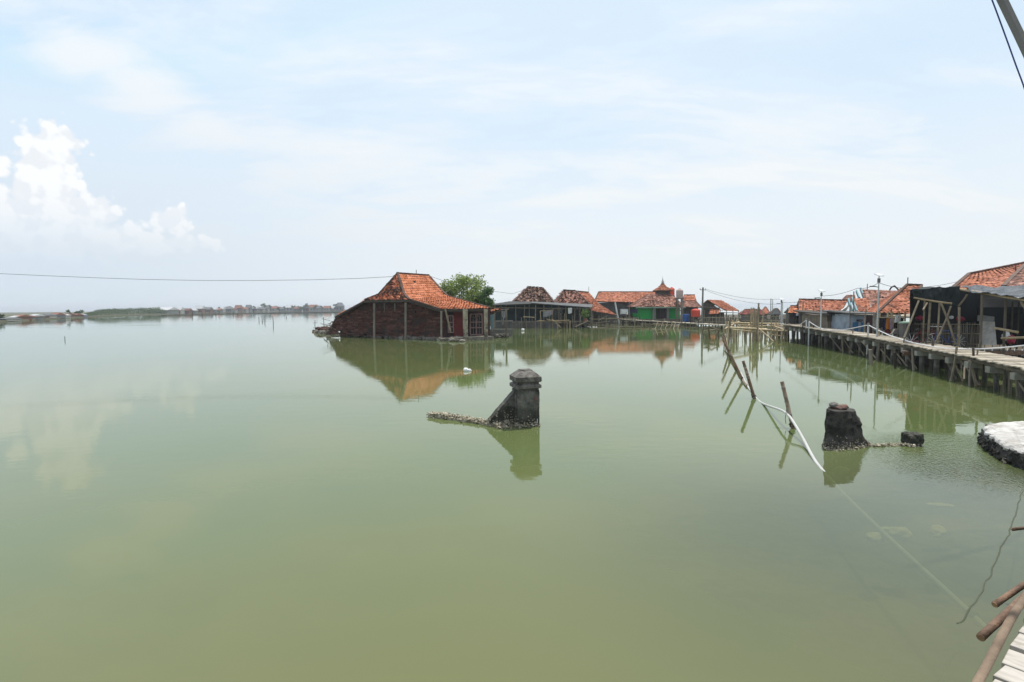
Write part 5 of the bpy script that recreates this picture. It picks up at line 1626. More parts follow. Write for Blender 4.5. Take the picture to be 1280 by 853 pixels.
def stall():
    root = T('net_stall', 'big black shade-net stall on bamboo posts with a crinkled silver plastic roof', 'stall', at(1190, 420, 24))
    Y = 23.5
    # back and side nets
    zf = .6
    tl, tr = at(1139, 363, 25.2), at(1226, 362, 26.8)
    nb = MB(); net_sheet(nb, flat(tl, zf), flat(tr, zf), tr, tl, amp=.06, seed=1); nb.build('back_net', 'net_black', root)
    sn = MB(); a = at(1138.3, 362.5, Y); net_sheet(sn, flat(a, zf), flat(tl, zf), tl, a, amp=.05, seed=2); sn.build('side_net', 'net_black', root)
    # roof net and front valance
    f0, f1 = at(1139, 363, Y - .2), at(1200, 358.3, Y - .6)
    b0, b1 = at(1139.5, 361, 26.2), at(1200.5, 358, 26.4)
    rn = MB(); net_sheet(rn, f0, f1, b1, b0, amp=.09, seed=3, sag=.05); rn.build('roof_net', 'net_green', root)
    v0, v1 = at(1142, 373.5, Y - .3), at(1197, 385, Y - .7)
    vn = MB(); net_sheet(vn, v0, v1, f1, f0, nu=22, amp=.14, seed=5); vn.build('valance', 'net_green', root)
    # silver plastic roof to the right
    s = [at(1212, 364.5, 21.5), at(1300, 374.5, 17.5), at(1310, 359, 22), at(1201, 358.2, 24.5)]
    sr = MB(); net_sheet(sr, *s, nu=26, nv=12, amp=.16, seed=8); sr.build('plastic_roof', 'plastic_silver', root)
    MB().pole(at(1200, 362, 23), at(1300, 378, 17.6), .05).build('roof_beam', 'bamboo', root)
    for x, y0, y1, YY, r_, mt in ((1154, 423, 376, 22.8, .04, 'bamboo'), (1161, 424, 378.5, 22.6, .055, 'bamboo'), (1172.7, 424, 377.5, 22.4, .045, 'bamboo'), (1197, 431, 384, 21.6, .055, 'bamboo'), (1224.6, 434, 369, 20.7, .055, 'timber_grey'), (1254.3, 436, 374.5, 19.6, .05, 'timber_grey'), (1283, 440, 376, 18.2, .05, 'timber_grey'), (1263, 434, 377, 22.5, .04, 'timber_dark'), (1271, 434, 377, 22.7, .04, 'timber_dark')):
        q = at(x, y0, YY); MB().pole(flat(q, .35), over(q, y1), r_ * .75, bend=.03).build('post', mt if mt != 'bamboo' else 'bamboo_old', root)
    for x0, y0, x1, y1, YY in ((1148.5, 376, 1130, 422.5, 22.3), (1176, 378.5, 1194.5, 431, 21.7), (1188.6, 383, 1170, 427.5, 21.9), (1198, 383, 1209, 368.5, 21.9), (1159, 379, 1154, 387.5, 22.7), (1276, 377, 1288, 400, 18.3)):
        MB().pole(at(x0, y0, YY + .15), at(x1, y1, YY - .1), .034, bend=.03).build('brace', 'bamboo_old', root)
    MB().pole(at(1142, 372.6, 22.6), at(1190, 379.8, 21.9), .036, bend=.04).build('front_rail', 'bamboo', root)
    MB().pole(at(1244, 410.5, 20), at(1272, 415.5, 19), .045).build('front_rail', 'bamboo', root)
    MB().pole(at(1252, 423, 19.3), at(1290, 422, 18.3), .045).build('front_rail', 'bamboo', root)
    # dim wall behind on the right
    a, b = at(1229, 425, 27), at(1330, 425, 24)
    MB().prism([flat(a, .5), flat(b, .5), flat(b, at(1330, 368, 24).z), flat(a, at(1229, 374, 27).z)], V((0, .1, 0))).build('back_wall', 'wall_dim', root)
    q = at(1250, 412, 25.5)
    MB().box((q.x, q.y, 1.5), (2.2, .06, 1.9)).build('doorway', 'net_black', root)
    a, b = at(1260, 412, 24.6), at(1330, 412, 23)
    MB().prism([flat(a, .6), flat(b, .6), flat(b, 2.2), flat(a, 2.2)], V((0, .06, 0))).build('inner_net', 'net_black', root)
    return root


stall()
platform('stall_platform', 'low brown-edged bamboo platform under the black net stall', 1128, 1420, 22.0, 10, 428, .72)
# picket pen of pale slats inside the stall
pn = T('slat_pen', 'low pale wire-and-slat pen along the inside of the black net stall', 'pen', at(1180, 425, 23.4))
mb = MB()
a, b = flat(at(1141, 422, 24.2), .74), flat(at(1224, 430, 23.2), .74)
n_ = 46
for i in range(n_ + 1):
    q = a.lerp(b, i / n_); mb.beam(q, q + V((random.uniform(-.04, .04), 0, random.uniform(.95, 1.1))), .028, .02)
mb.build('slat_panel', 'timber_grey', pn)
for z_ in (.15, .6, 1.0): MB().beam(a + V((0, -.03, z_)), b + V((0, -.03, z_)), .05, .03).build('rail', 'timber_pale', pn)
vv = MB().prism([a + V((0, .12, 0)), b + V((0, .12, 0)), b + V((0, .12, .9)), a + V((0, .12, .9))], V((0, .03, 0))); vv.build('back_board', 'wall_dim', pn)


def bicycle(label, px, Y, yb, s_=1.0, flip=1):
    c = at(px, yb, Y); c = flat(c, .73)
    root = T('bicycle', label, 'bicycle', c, 'bicycles parked in the black net stall')
    r_ = .33 * s_
    for dx_ in (-.52, .52):
        wc = c + V((dx_ * s_, 0, r_)); N = 20
        ring = [wc + V((r_ * math.cos(2 * math.pi * k / N), 0, r_ * math.sin(2 * math.pi * k / N))) for k in range(N)] 
        w_ = MB(); w_.tube(ring + ring[:1], .022, 6); wh = w_.build('wheel', 'metal_dark', root)
        sp = MB()
        for k in range(10): sp.beam(wc, wc + V((r_ * .97 * math.cos(k * .628), 0, r_ * .97 * math.sin(k * .628))), .012)
        sp.build('spokes', 'pole_white', wh)
    P = lambda x, z: c + V((x * s_ * flip, 0, z * s_))
    fr = MB()
    for a, b in (((-.52, .33), (-.05, .30)), ((-.05, .30), (-.18, .80)), ((-.18, .78), (.36, .78)), ((-.05, .30), (.38, .72)), ((.36, .88), (.52, .33)), ((-.52, .33), (-.17, .74))): fr.tube([P(*a), P(*b)], .018, 6)
    fr.build('frame', 'cloth_maroon' if flip > 0 else 'cloth_blue', root)
    MB().box(P(-.2, .84), (.24 * s_, .12, .06)).build('saddle', 'metal_dark', root)
    MB().tube([P(.36, .9) + V((0, -.25, .05)), P(.36, .95), P(.36, .9) + V((0, .25, .05))], .015, 6).build('handlebar', 'pole_white', root)


bicycle('dark-red bicycle leaning before the slat pen under the black net, between the left posts', 1155, 22.9, 424, 1.0, 1)
bicycle('blue bicycle before the slat pen, right of the crossed bamboo braces', 1183, 22.5, 427, 1.0, -1)
for px, py, Y, mt, lab in ((1149, 397.8, 23.9, 'cloth_pink', 'pink bundle on the pen near the left of the black net'), (1200.5, 399, 23.2, 'cloth_pink', 'pink bundle on the pen right of the crossed braces')):
    q = at(px, py, Y); mb = MB(); mb.rock(q, (.16, .13, .11), 2, .25); one(mb, 'bundle', mt, lab, 'bundle', loc=q)
q = at(1189, 397, 23.5); mb = MB(); mb.rock(q, (.09, .08, .07), 2, .2); one(mb, 'bundle', 'foam_white', 'small white bundle hung at the crossed bamboo braces', 'bundle', loc=q)
# leaning concrete slabs
a, b, c, d = at(1228.5, 431, 20.6), at(1246, 432, 20.0), at(1243.5, 402.2, 20.9), at(1227.5, 401.8, 21.4)
one(MB().prism([a, b, c, d], V((.02, .14, 0))), 'concrete_slab', 'concrete', 'tall pale concrete slab leaning at the opening of the black stall', 'slab')
a, b, c, d = at(1227, 401.6, 21.6), at(1243, 401.8, 21.1), at(1243, 396, 21.2), at(1227, 394.2, 21.8)
one(MB().prism([a, b, c, d], V((0, .2, 0))), 'concrete_block', 'wall_grey', 'darker rough block behind the top of the leaning concrete slab', 'block')
for px, py, Y, mt, lab in ((1264, 425, 20, 'cloth_pink', 'pink and white bundle by the posts right of the slab'), (1258, 420, 20.4, 'cloth_white', 'small white bundle near the bamboo rail right of the slab')):
    q = at(px, py, Y); mb = MB(); mb.rock(q, (.13, .12, .16), 2, .3); one(mb, 'bundle', mt, lab, 'bundle', loc=q)

# big roof far right
def big_house():
    Y = 31
    root = T('big_roof_house', 'house with a broad orange tiled roof rising above the stall at the right edge', 'house', at(1260, 400, Y + 5))
    A, B = at(1190, 362, Y), at(1330, 360, 26)
    D = at(1211, 343.8, 35.5); np_ = (B - A).cross(D - A).normalized(); C = hit(1330, 320, A, np_)
    rf = MB()
    for q in ((A, B, C, D),): rf.tiles(*q, tw=.24, th=.28, jit=.25, lift=.025); rf.slab(*q, th=.1)
    A2 = A + V((A.x / A.y * 9 + .3, 9, 0)); B2 = B + V((B.x / B.y * 9, 9, 0))
    for q in ((A2, A, D, D), (B2, A2, D, C)): rf.tiles(*q, tw=.24, th=.28); rf.slab(*q, th=.1)
    r = rf.build('roof', ['tile_red', 'roof_under'], root)
    n = (B - A).cross(D - A).normalized(); n = n if n.z > 0 else -n
    lo = MB(); q = tuple(hit(x, y, A, np_) + n * .12 for x, y in ((1255, 361), (1330, 361), (1330, 326), (1281, 335)))
    lo.tiles(*q, tw=.24, th=.28, jit=.3, lift=.025); lo.build('front_roof', 'tile_brown', root)
    vl = MB(); vl.beam(hit(1254.5, 361, A, np_) + n * .14, hit(1281, 334, A, np_) + n * .14, .2, .1); vl.build('valley_strip', 'ridge_dark', root)
    rc = MB(); k = 24
    for i in range(k): rc.beam(D.lerp(C, i / k) + V((0, 0, .06)), D.lerp(C, (i + 1.04) / k) + V((0, 0, .08)), .22, .14)
    for i in range(14): rc.beam(A.lerp(D, i / 14) + V((0, 0, .04)), A.lerp(D, (i + 1.04) / 14) + V((0, 0, .06)), .2, .12)
    rc.build('ridge_cap', 'ridge_dark', r)
    wb = MB()
    for a, b in ((A, B), (B, B2), (B2, A2), (A2, A)):
        n_ = (b - a).cross(V((0, 0, 1))).normalized()
        a, b = flat(a, .7) - n_ * .5, flat(b, .7) - n_ * .5
        wb.prism([a, b, flat(b, A.z), flat(a, A.z)], -n_ * .14)
    wb.build('wall', 'wall_dim', root)
    MB().tube([at(1269.5, 345, 32.5), at(1269.5, 333, 32.5)], .03, 5).build('aerial', 'metal_dark', root)


big_house()

# overhead cables
at_l = at(-60, 339.5, 47)
wire('thin cable sagging across the open water to the brick house roof', [at_l] + [at(x, y, 47.5) for x, y in ((0, 342.3), (60, 345), (120, 347.5), (180, 349.5), (250, 350.8), (320, 350.9), (390, 350), (450, 348.2), (490, 346))] + [HA + V((0, .4, .1))], .017)
wire('thin cable running from the brick house ridge to the shaggy brown house', [HB, at(560, 353, 56), at(600, 362, 62), at(640, 367.5, 72), at(664, 360, 76.5)], .017)
wire('thin cable from the utility pole to the far lamp, upper one', [UT + V((.6, 0, -.25)), over(at(976, 400, 78), 374)], .018, .5)
wire('thin cable from the utility pole to the far lamp, lower one', [UT + V((.6, 0, -.4)), over(at(977, 400, 79), 380)], .018, .6)
wire('thin cable between the far lamp and the middle lamp', [L3 - V((0, 0, .2)), L1 - V((0, 0, .3))], .012, .15)
wire('thin cable between the middle lamp and the tallest lamp', [L1 - V((0, 0, .25)), at(1072, 360.5, 29), L2 - V((0, 0, .3))], .011, .1)
wire('thin cable from the tallest lamp to the big roof at the right', [L2 - V((0, 0, .3)), at(1140, 360, 30), at(1205, 350, 35)], .011, .1)

# ------------------------------------------------------------------ ruined gate pillar in the water
def pillar():
    c = W(657, 531); yaw = -R(19.5) ; Y = c.y
    cr, sr = math.cos(yaw), math.sin(yaw)
    # local frame: x along the wide front face, y away
    ex, ey = V((math.cos(-yaw * 0 + R(16)), math.sin(R(16)), 0)), V((-math.sin(R(16)), math.cos(R(16)), 0))
    root = T('gate_pillar', 'dark ruined gate pillar with a stepped cap and a sloping wing, standing in open water', 'pillar', flat(c, 0))
    def blk(mb, w_, z0, z1, w2=None, tint=.5):
        w2 = w2 or w_
        P = []
        for ww, zz in ((w_, z0), (w2, z1)):
            for a, b in ((-1, -1), (1, -1), (1, 1), (-1, 1)): P.append(flat(c) + ex * (a * ww / 2) + ey * (b * ww / 2) + V((0, 0, zz)))
        return mb.hexa(P, tint)
    zc = lambda py: zof(flat(c) - ey * .2, py)
    w0 = .47
    sh_ = MB(); blk(sh_, w0 * 1.05, -.5, .05); blk(sh_, w0 * 1.04, .05, zc(488)); erode(sh_.build('shaft', 'stone_dark', root), 5, .035)
    z1, z2, z3, z4, z5 = zc(487.5), zc(485.5), zc(480.5), zc(478), zc(471.5)
    cp = MB(); blk(cp, w0 * .98, z1 - .02, z2 + .005); blk(cp, w0 * 1.20, z2, z3 - .02); blk(cp, w0 * 1.20, z3 - .02, z3, w0 * 1.08); blk(cp, w0 * 1.0, z3, z4); blk(cp, w0 * 1.12, z4, z4 + .02, w0 * 1.22); blk(cp, w0 * 1.22, z4 + .02, z5)
    blk(cp, w0 * 1.22, z5, z5 + .13, w0 * .55); blk(cp, w0 * .55, z5 + .13, z5 + .15, w0 * .50)
    cap = cp.build('cap', 'stone_cap', root)
    erode(cap, 4, .02)
    # wing sloping down to the left
    lx = -w0 / 2
    P = [flat(c) + ex * lx + V((0, 0, zc(490))), flat(c) + ex * (lx - .58) + V((0, 0, .14)), flat(c) + ex * (lx - .66) + V((0, 0, -.3)), flat(c) + ex * lx + V((0, 0, -.3))]
    wg = MB(); wg.prism([p + ey * .02 for p in P], ey * .2); erode(wg.build('wing_wall', 'stone_dark', root), 5, .035)
    P = [flat(c) + ex * (-lx) + V((0, 0, .78)), flat(c) + ex * (-lx + .03) + V((0, 0, .1)), flat(c) + ex * (-lx) + V((0, 0, .0))]
    # shell crust round the foot
    cru = MB()
    f = [flat(c) + ex * (lx - .55) - ey * (w0 / 2 - .05), flat(c) + ex * lx - ey * (w0 / 2), flat(c) - ex * lx - ey * (w0 / 2), flat(c) - ex * lx + ey * (w0 / 2)]
    cru.crust_on(sh_, 700, .009, .024, .11, .42); cru.crust_on(wg, 800, .009, .024, .11, .42); cru.crust(f, 200, .010, .03, .03, -.02, .05)
    cru.build('shell_crust', 'oyster', root)
    # broken wall stub running left
    g = [flat(c) + ex * (lx - .3) - ey * .15, W(600, 529), W(570, 524.5), W(539, 520.5)]
    wl = MB()
    for a, b in zip(g, g[1:]):
        k = 5
        for i in range(k):
            p, q = a.lerp(b, i / k), a.lerp(b, (i + 1) / k); d = (q - p).normalized(); s_ = d.cross(V((0, 0, 1))) * random.uniform(.10, .13)
            hgt = .05 + .055 * noise.noise(V((p.x * 4, 0, 0))) + (.05 if p.x < W(565, 524).x else 0)
            wl.hexa([p - s_ + V((0, 0, -.3)), q - s_ + V((0, 0, -.3)), q + s_ + V((0, 0, -.3)), p + s_ + V((0, 0, -.3)), p - s_ + V((0, 0, hgt)), q - s_ + V((0, 0, hgt)), q + s_ + V((0, 0, hgt)), p + s_ + V((0, 0, hgt))])
    w_ = wl.build('broken_wall', 'oyster', root)
    cr2 = MB(); cr2.crust(g, 900, .010, .028, .065, -.02, .09); cr2.crust(g[2:], 160, .015, .036, .06, .02, .11); cr2.build('shell_crust', 'oyster', w_)
    MB().tube([flat(c) - ex * (lx - .01) - ey * .2 + V((0, 0, .88)), flat(c) - ex * (lx - .03) - ey * .1 + V((0, 0, .5)), flat(c) - ex * (lx + .06) - ey * .28 + V((0, 0, .08))], .006, 5).build('wire', 'rope_white', root)
    st = MB(); st.rock(flat(c) - ex * (lx + .08) - ey * (w0 / 2 + .0) + V((0, 0, zc(499))), (.05, .02, .06), 2, .5); st.build('exposed_brick', 'brick_red', root)


pillar()


# ------------------------------------------------------------------ black stub on the right
def stub():
    c = W(1056, 556)
    root = T('pillar_stub', 'black broken pillar stub with red brick on top, shell-crusted at the water', 'pillar', flat(c))
    Yf = W(1056, 561).y
    def q(px, py, dy): return at(px, py, Yf + dy)
    mb = MB()
    bot = [q(1028.5, 563, 0.05), q(1038.5, 566, -.12), q(1088, 560, .1), q(1070, 545, .8), q(1035, 545, .75)]
    bot = [flat(p, -.25) for p in bot]
    top = [q(1033.6, 511, .12), q(1043.3, 514.5, 0), q(1068.8, 514.5, .12), q(1067, 511, .6), q(1037, 508.5, .6)]
    mid = [q(1030.5, 543, .06), q(1040.5, 546, -.06), q(1076, 535, .12), q(1070, 533, .72), q(1034, 533, .7)]
    low = [flat(q(1029, 557, 0.06), .07), flat(q(1039.5, 560, -.1), .07), flat(q(1086, 554, .1), .07), flat(q(1071, 545, .8), .07), flat(q(1034.5, 545, .75), .07)]
    mid = [q(1031, 541, .08), q(1041, 544, -.04), q(1077.5, 541, .11), q(1070, 535, .7), q(1034.5, 535, .68)]
    mi2 = [q(1032.3, 526, .1), q(1042, 529, -.02), q(1073.5, 523, .12), q(1069, 522, .64), q(1036, 521, .64)]
    N = 5
    # densify
    vv, ff = [], []
    K = 5; Mx = 7
    for (A, B) in ((bot, low), (low, mid), (mid, mi2), (mi2, top)):
        for k in range(K + (1 if A is mi2 else 0)):
            t_ = k / K
            for i in range(N):
                for j_ in range(Mx):
                    p = A[i].lerp(B[i], t_).lerp(A[(i + 1) % N].lerp(B[(i + 1) % N], t_), j_ / Mx)
                    nz = noise.noise(p * 6) * .05 + noise.noise(p * 17) * .025
                    vv.append(p + (p - flat(c, p.z)).normalized() * nz)
    n = N * Mx; rows = len(vv) // n
    for r_ in range(rows - 1):
        for i in range(n): ff.append((r_ * n + i, r_ * n + (i + 1) % n, (r_ + 1) * n + (i + 1) % n, (r_ + 1) * n + i))
    ff.append(tuple((rows - 1) * n + i for i in range(n)))
    mb.add(vv, ff, .5); mb.build('body', 'stone_black', root)
    bk = MB(); p = q(1047, 509.5, .3); bk.rock(p, (.125, .11, .055), 2, .25); p = q(1054, 509, .32); bk.rock(p, (.09, .08, .05), 2, .3)
    bk.build('brick_top', 'brick_red', root)
    tp = MB(); p = q(1042, 506.5, .3); tp.rock(p, (.075, .07, .06), 2, .3); tp.build('mortar_cap', 'stone_cap', root)
    cr_ = MB(); g = [W(1029, 556), W(1031, 562.5), W(1045, 564), W(1065, 563), W(1087, 558), W(1084, 553)]
    cr_.crust_on(mb, 900, .007, .020, .055, .26)
    cr_.crust(g, 160, .008, .022, .014, -.015, .03)
    cr_.build('shell_crust', 'oyster', root)
    # low line of footing to the small stone
    f = MB(); g = [W(1087, 558), W(1105, 557), W(1130, 557)]
    for a, b in zip(g, g[1:]): f.beam(flat(a, -.05), flat(b, -.05), .09, .12)
    f.crust(g, 110, .014, .03, .03, -.01, .03); f.build('footing', 'oyster', root)
    c2 = W(1140.5, 556)
    r2 = T('stone_block', 'small dark stone block in the water right of the black stub', 'stone', flat(c2))
    mb = MB(); vs_, fs_ = ICO[3]
    w2 = .145; pts = []
    for p in vs_:
        m_ = max(abs(p.x), abs(p.y), abs(p.z)); qq = p / m_
        qq = p.lerp(qq, .6)
        k = 1 + .22 * noise.noise(p * 2.2) + .08 * noise.noise(p * 7)
        pts.append(flat(c2) + V((qq.x * w2 * k, qq.y * w2 * k, qq.z * .13 * k + .10)))
    mb.add(pts, fs_, .5); mb.build('body', 'stone_dark', r2)
    cb = MB(); cb.crust([W(1131, 557), W(1140, 559), W(1150, 557)], 70, .01, .026, .02, -.01, .04); cb.build('shell_crust', 'oyster', r2)


stub()


# white-topped slab at the right edge
def salt_slab():
    c = W(1285, 570)
    root = T('white_topped_slab', 'broken slab with a white cement top over black shell-crusted sides, right edge', 'slab', flat(c))
    edge = [(1223, 553), (1229, 560), (1240, 569), (1254, 578), (1280, 587.5), (1320, 600)]
    b = [W(*e) for e in edge]
    z = .36
    back_ = [V((p.x + .35, p.y + 1.5, 0)) for p in b]
    top = []
    mb = MB()
    far = [V((b[0].x + .3, b[0].y + .22, 0)), V((b[0].x + 1.3, b[0].y + .3, 0)), V((b[-1].x + 1.7, b[-1].y + .9, 0))]
    ring = b + [far[2], far[1], far[0]]
    cen = sum(ring, V((0, 0, 0))) / len(ring)
    # densify ring
    rr = []
    for i in range(len(ring)):
        a, d = ring[i], ring[(i + 1) % len(ring)]
        k = max(2, int((d - a).length / .07))
        for j in range(k): rr.append(a.lerp(d, j / k))
    n = len(rr); vv, ff = [], []
    H_ = [(-.3, 1.0), (.0, 1.0), (.08, 1.01), (.15, .97), (.22, .95), (.27, .93)]
    for zz, s_ in H_:
        for p in rr:
            q = cen + (p - cen) * s_; tilt = zz * (1 + .35 * (q.x - b[0].x) / 1.5)
            nz = noise.noise(V((p.x * 9, p.y * 9, zz * 12))) * .06 + noise.noise(V((p.x * 23, p.y * 23, zz * 30))) * .03
            vv.append(q + (p - cen).normalized() * nz + V((0, 0, min(tilt, .42) if zz > 0 else zz)))
    for r_ in range(len(H_) - 1):
        for i in range(n): ff.append((r_ * n + i, r_ * n + (i + 1) % n, (r_ + 1) * n + (i + 1) % n, (r_ + 1) * n + i))
    ff.append(tuple((len(H_) - 1) * n + i for i in range(n)))
    mb.add(vv, ff, .5); mb.build('base', 'stone_wet', root)
    tp = MB(); vv, ff = [], []
    rad = [(1.0, -.04), (1.02, .0), (.99, .03), (.93, .05), (.86, .06), (.78, .07), (.68, .076), (.58, .08), (.48, .083), (.38, .086), (.28, .088), (.18, .09), (.08, .09)]
    for s_, dz_ in rad:
        for p in rr:
            q = cen + (p - cen) * .90 * s_
            zt = .27 * (1 + .35 * (q.x - b[0].x) / 1.5); zt = min(zt, .42)
            nz = noise.noise(V((q.x * 3.5, q.y * 3.5, 2))) * .035 + noise.noise(V((q.x * 11, q.y * 11, 5))) * .016
            e_ = noise.noise(V((p.x * 6, p.y * 6, 9))) * .07 if s_ > .95 else 0
            vv.append(q + (p - cen).normalized() * e_ + V((0, 0, zt + dz_ + nz)))
    for r_ in range(len(rad) - 1):
        for i in range(n): ff.append((r_ * n + i, r_ * n + (i + 1) % n, (r_ + 1) * n + (i + 1) % n, (r_ + 1) * n + i))
    ff.append(tuple((len(rad) - 1) * n + i for i in range(n)))
    tp.add(vv, ff, .5); tp.build('white_top', 'white_cement', root)
    cr_ = MB(); cr_.crust_on(mb, 700, .015, .04, .25, .4); cr_.build('shell_crust', 'stone_wet', root)
    q = W(1256, 579); mb = MB(); mb.rock(q + V((0, 0, .04)), (.03, .03, .055), 2, .4); one(mb, 'pebble', 'timber_pale', 'small pale stone at the foot of the white-topped slab', 'stone', loc=q)


salt_slab()

# ------------------------------------------------------------------ white pipe and bamboo stakes
def smooth(P, k=6):
    out = []
    for i in range(len(P) - 1):
        p0, p1, p2, p3 = P[max(i - 1, 0)], P[i], P[i + 1], P[min(i + 2, len(P) - 1)]
        for j in range(k):
            t_ = j / k
            out.append(.5 * ((2 * p1) + (p2 - p0) * t_ + (2 * p0 - 5 * p1 + 4 * p2 - p3) * t_ ** 2 + (3 * p1 - p0 - 3 * p2 + p3) * t_ ** 3))
    return out + [P[-1]]


pipe = smooth([at(926, 466, 20), at(934, 482, 17.4), at(944, 496.5, 15.5), at(950, 502.5, 14.7), at(957, 506.2, 13.9), at(967, 509.6, 12.9), at(978, 513.8, 11.95), at(986, 520, 11.35), at(991.5, 527.5, 10.95), at(1003, 547, 10.2), at(1014, 568, 9.3), W(1023, 582, -.005), W(1040, 601.5, -.04), W(1070, 633, -.05), W(1120, 681, -.05), W(1170, 727, -.05), W(1214, 768, -.05), W(1236, 790, -.06)])
one(MB().tube(pipe, .027, 9), 'water_pipe', 'pvc_white', 'white plastic water pipe snaking over the stakes and sinking toward the jetty corner', 'pipe', loc=flat(pipe[20]))
GS = 'leaning bamboo stakes along the white pipe'
for xb, yb, xt, yt, r_, lab in ((991.5, 536, 977.5, 477.5, .042, 'thick mottled bamboo stake, nearest the camera where the pipe arches'), (943, 498.5, 929, 451.5, .045, 'bamboo stake where the pipe first rises from the water'), (929, 476.5, 908, 432, .04, 'bamboo stake leaning far left, third from the near end of the pipe row'), (921, 463, 904, 425, .045, 'bamboo stake leaning left, fourth from the near end of the pipe row'), (914, 450, 903, 420, .045, 'bamboo stake leaning left, fifth from the near end of the pipe row'), (911, 443, 904.5, 417, .05, 'short bamboo stake farthest along the pipe row, next to the jetty')):
    b = W(xb, yb); t = at(xt, yt, b.y + .35)
    d = (b - t).normalized()
    root = T('bamboo_stake', lab, 'stake', flat(b), GS)
    P = [b + d * .5] + [b.lerp(t, k / 7) for k in range(8)]
    mb = MB(); rs = [r_ * 1.05] + [r_ * (1.04 if k % 2 else .98) * (1 - .012 * k) for k in range(8)]
    mb.tube(P, rs, 9); mb.build('pole', 'bamboo_stake', root)
    rg = MB()
    for k in (2, 4, 6):
        q = b.lerp(t, k / 7); rg.tube([q - d * .008, q + d * .008], r_ * 1.12, 9)
    rg.build('knots', 'bamboo_old', root)
    cr_ = MB(); cr_.crust([b, b.lerp(t, .12)], 46, .012, .026, r_ * .6, -.01, .02); cr_.build('shell_crust', 'stone_dark', root)
rl = smooth([at(905, 419, 38), at(906, 430, 34), at(912, 444, 28), at(921, 460, 22.5), at(928, 474, 19), at(934, 483, 17.3)])
one(MB().tube(rl, .05, 8), 'bamboo_rail', 'bamboo_old', 'long bamboo rail lying along the far leaning stakes, under the pipe', 'rail', loc=flat(rl[10]))
rl2 = smooth([at(908, 423, 36), at(910, 436, 30), at(917, 451, 24.5), at(925, 468, 20)])
one(MB().tube(rl2, .04, 8), 'bamboo_rail', 'bamboo', 'shorter paler bamboo rail beside the long one, next to the far stakes', 'rail', loc=flat(rl2[8]))
one(MB().tube([at(983, 494, 11.6), at(983.5, 510, 11.55), at(981.5, 524, 11.5), at(982.5, 530, 11.5)], .006, 5), 'string', 'cable_black', 'dark string dangling from the thick mottled stake', 'string')

# stones, the leaning pole's shadow streak and floating scraps
GR = 'pale stones lying under the water'
for px, py, sz, rz, lab in ((1125, 667, (.14, .11, .07), .3, 'round pale sunken stone touching the pipe'), (1172, 664, (.16, .08, .06), .9, 'long pale sunken stone right of the round one'), (1176, 632, (.17, .05, .03), -.2, 'flat thin sunken stone, farthest of the pale stones'), (1108, 664, (.09, .08, .05), .1, 'small dim sunken stone left of the round one'), (1094, 672, (.12, .09, .05), .5, 'dim sunken stone left of the pipe'), (1052, 588, (.13, .1, .06), .2, 'yellowish sunken stone in the reflection of the black stub')):
    c = W(px, py, -.12); mb = MB(); mb.rock(c, sz, 3, .25, rz=rz); one(mb, 'sunken_stone', 'bed_stone', lab, 'stone', GR, loc=c, smooth=True)
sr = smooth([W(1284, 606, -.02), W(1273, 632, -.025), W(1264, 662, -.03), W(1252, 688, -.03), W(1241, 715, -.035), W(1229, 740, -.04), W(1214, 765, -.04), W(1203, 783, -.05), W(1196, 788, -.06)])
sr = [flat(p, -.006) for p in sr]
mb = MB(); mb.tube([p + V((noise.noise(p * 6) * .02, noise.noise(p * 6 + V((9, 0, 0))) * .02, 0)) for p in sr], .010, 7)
one(mb, 'sunken_branch', 'algae_rope', 'dark wavering sunken branch from the right edge down to the sunken pipe', 'branch', loc=sr[20])  # tube laid in as the dark streak the leaning pole casts
mb = MB(); mb.rock(W(1214, 767, -.03), (.05, .045, .03), 2, .3); one(mb, 'algae_clump', 'algae_rope', 'dark algae knot where the sunken branch crosses the pipe', 'algae', loc=W(1214, 767, -.03))  # lump added for the dark blob in the pole's shadow streak
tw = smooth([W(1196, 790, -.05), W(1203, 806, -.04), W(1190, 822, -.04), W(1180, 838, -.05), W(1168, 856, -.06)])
one(MB().tube(tw, .008, 5), 'sunken_twig', 'algae_rope', 'thin sunken twig continuing below the branch toward the deck', 'twig', loc=tw[8])  # thinner tube added for the faint end of the pole's shadow
q = W(584, 464); mb = MB(); mb.rock(q + V((-.06, 0, .05)), (.10, .08, .09), 2, .25); mb.rock(q + V((.08, -.03, .03)), (.11, .07, .06), 2, .3)
one(mb, 'floating_foam', 'foam_white', 'white foam scrap floating before the brick house', 'foam', loc=q)
q = W(653.5, 413.8); mb = MB(); mb.rock(q + V((0, 0, .12)), (.18, .12, .14), 2, .2); one(mb, 'floating_foam', 'foam_white', 'tiny white scrap floating before the net-walled shack', 'foam', loc=q)
q = at(1211, 462.5, 16.6); one(MB().pole(at(1205, 474, 16), at(1205.5, 459.5, 16.2) , .022), 'broken_stick', 'timber_pale', 'pale broken stick leaning below the boardwalk edge', 'stick')

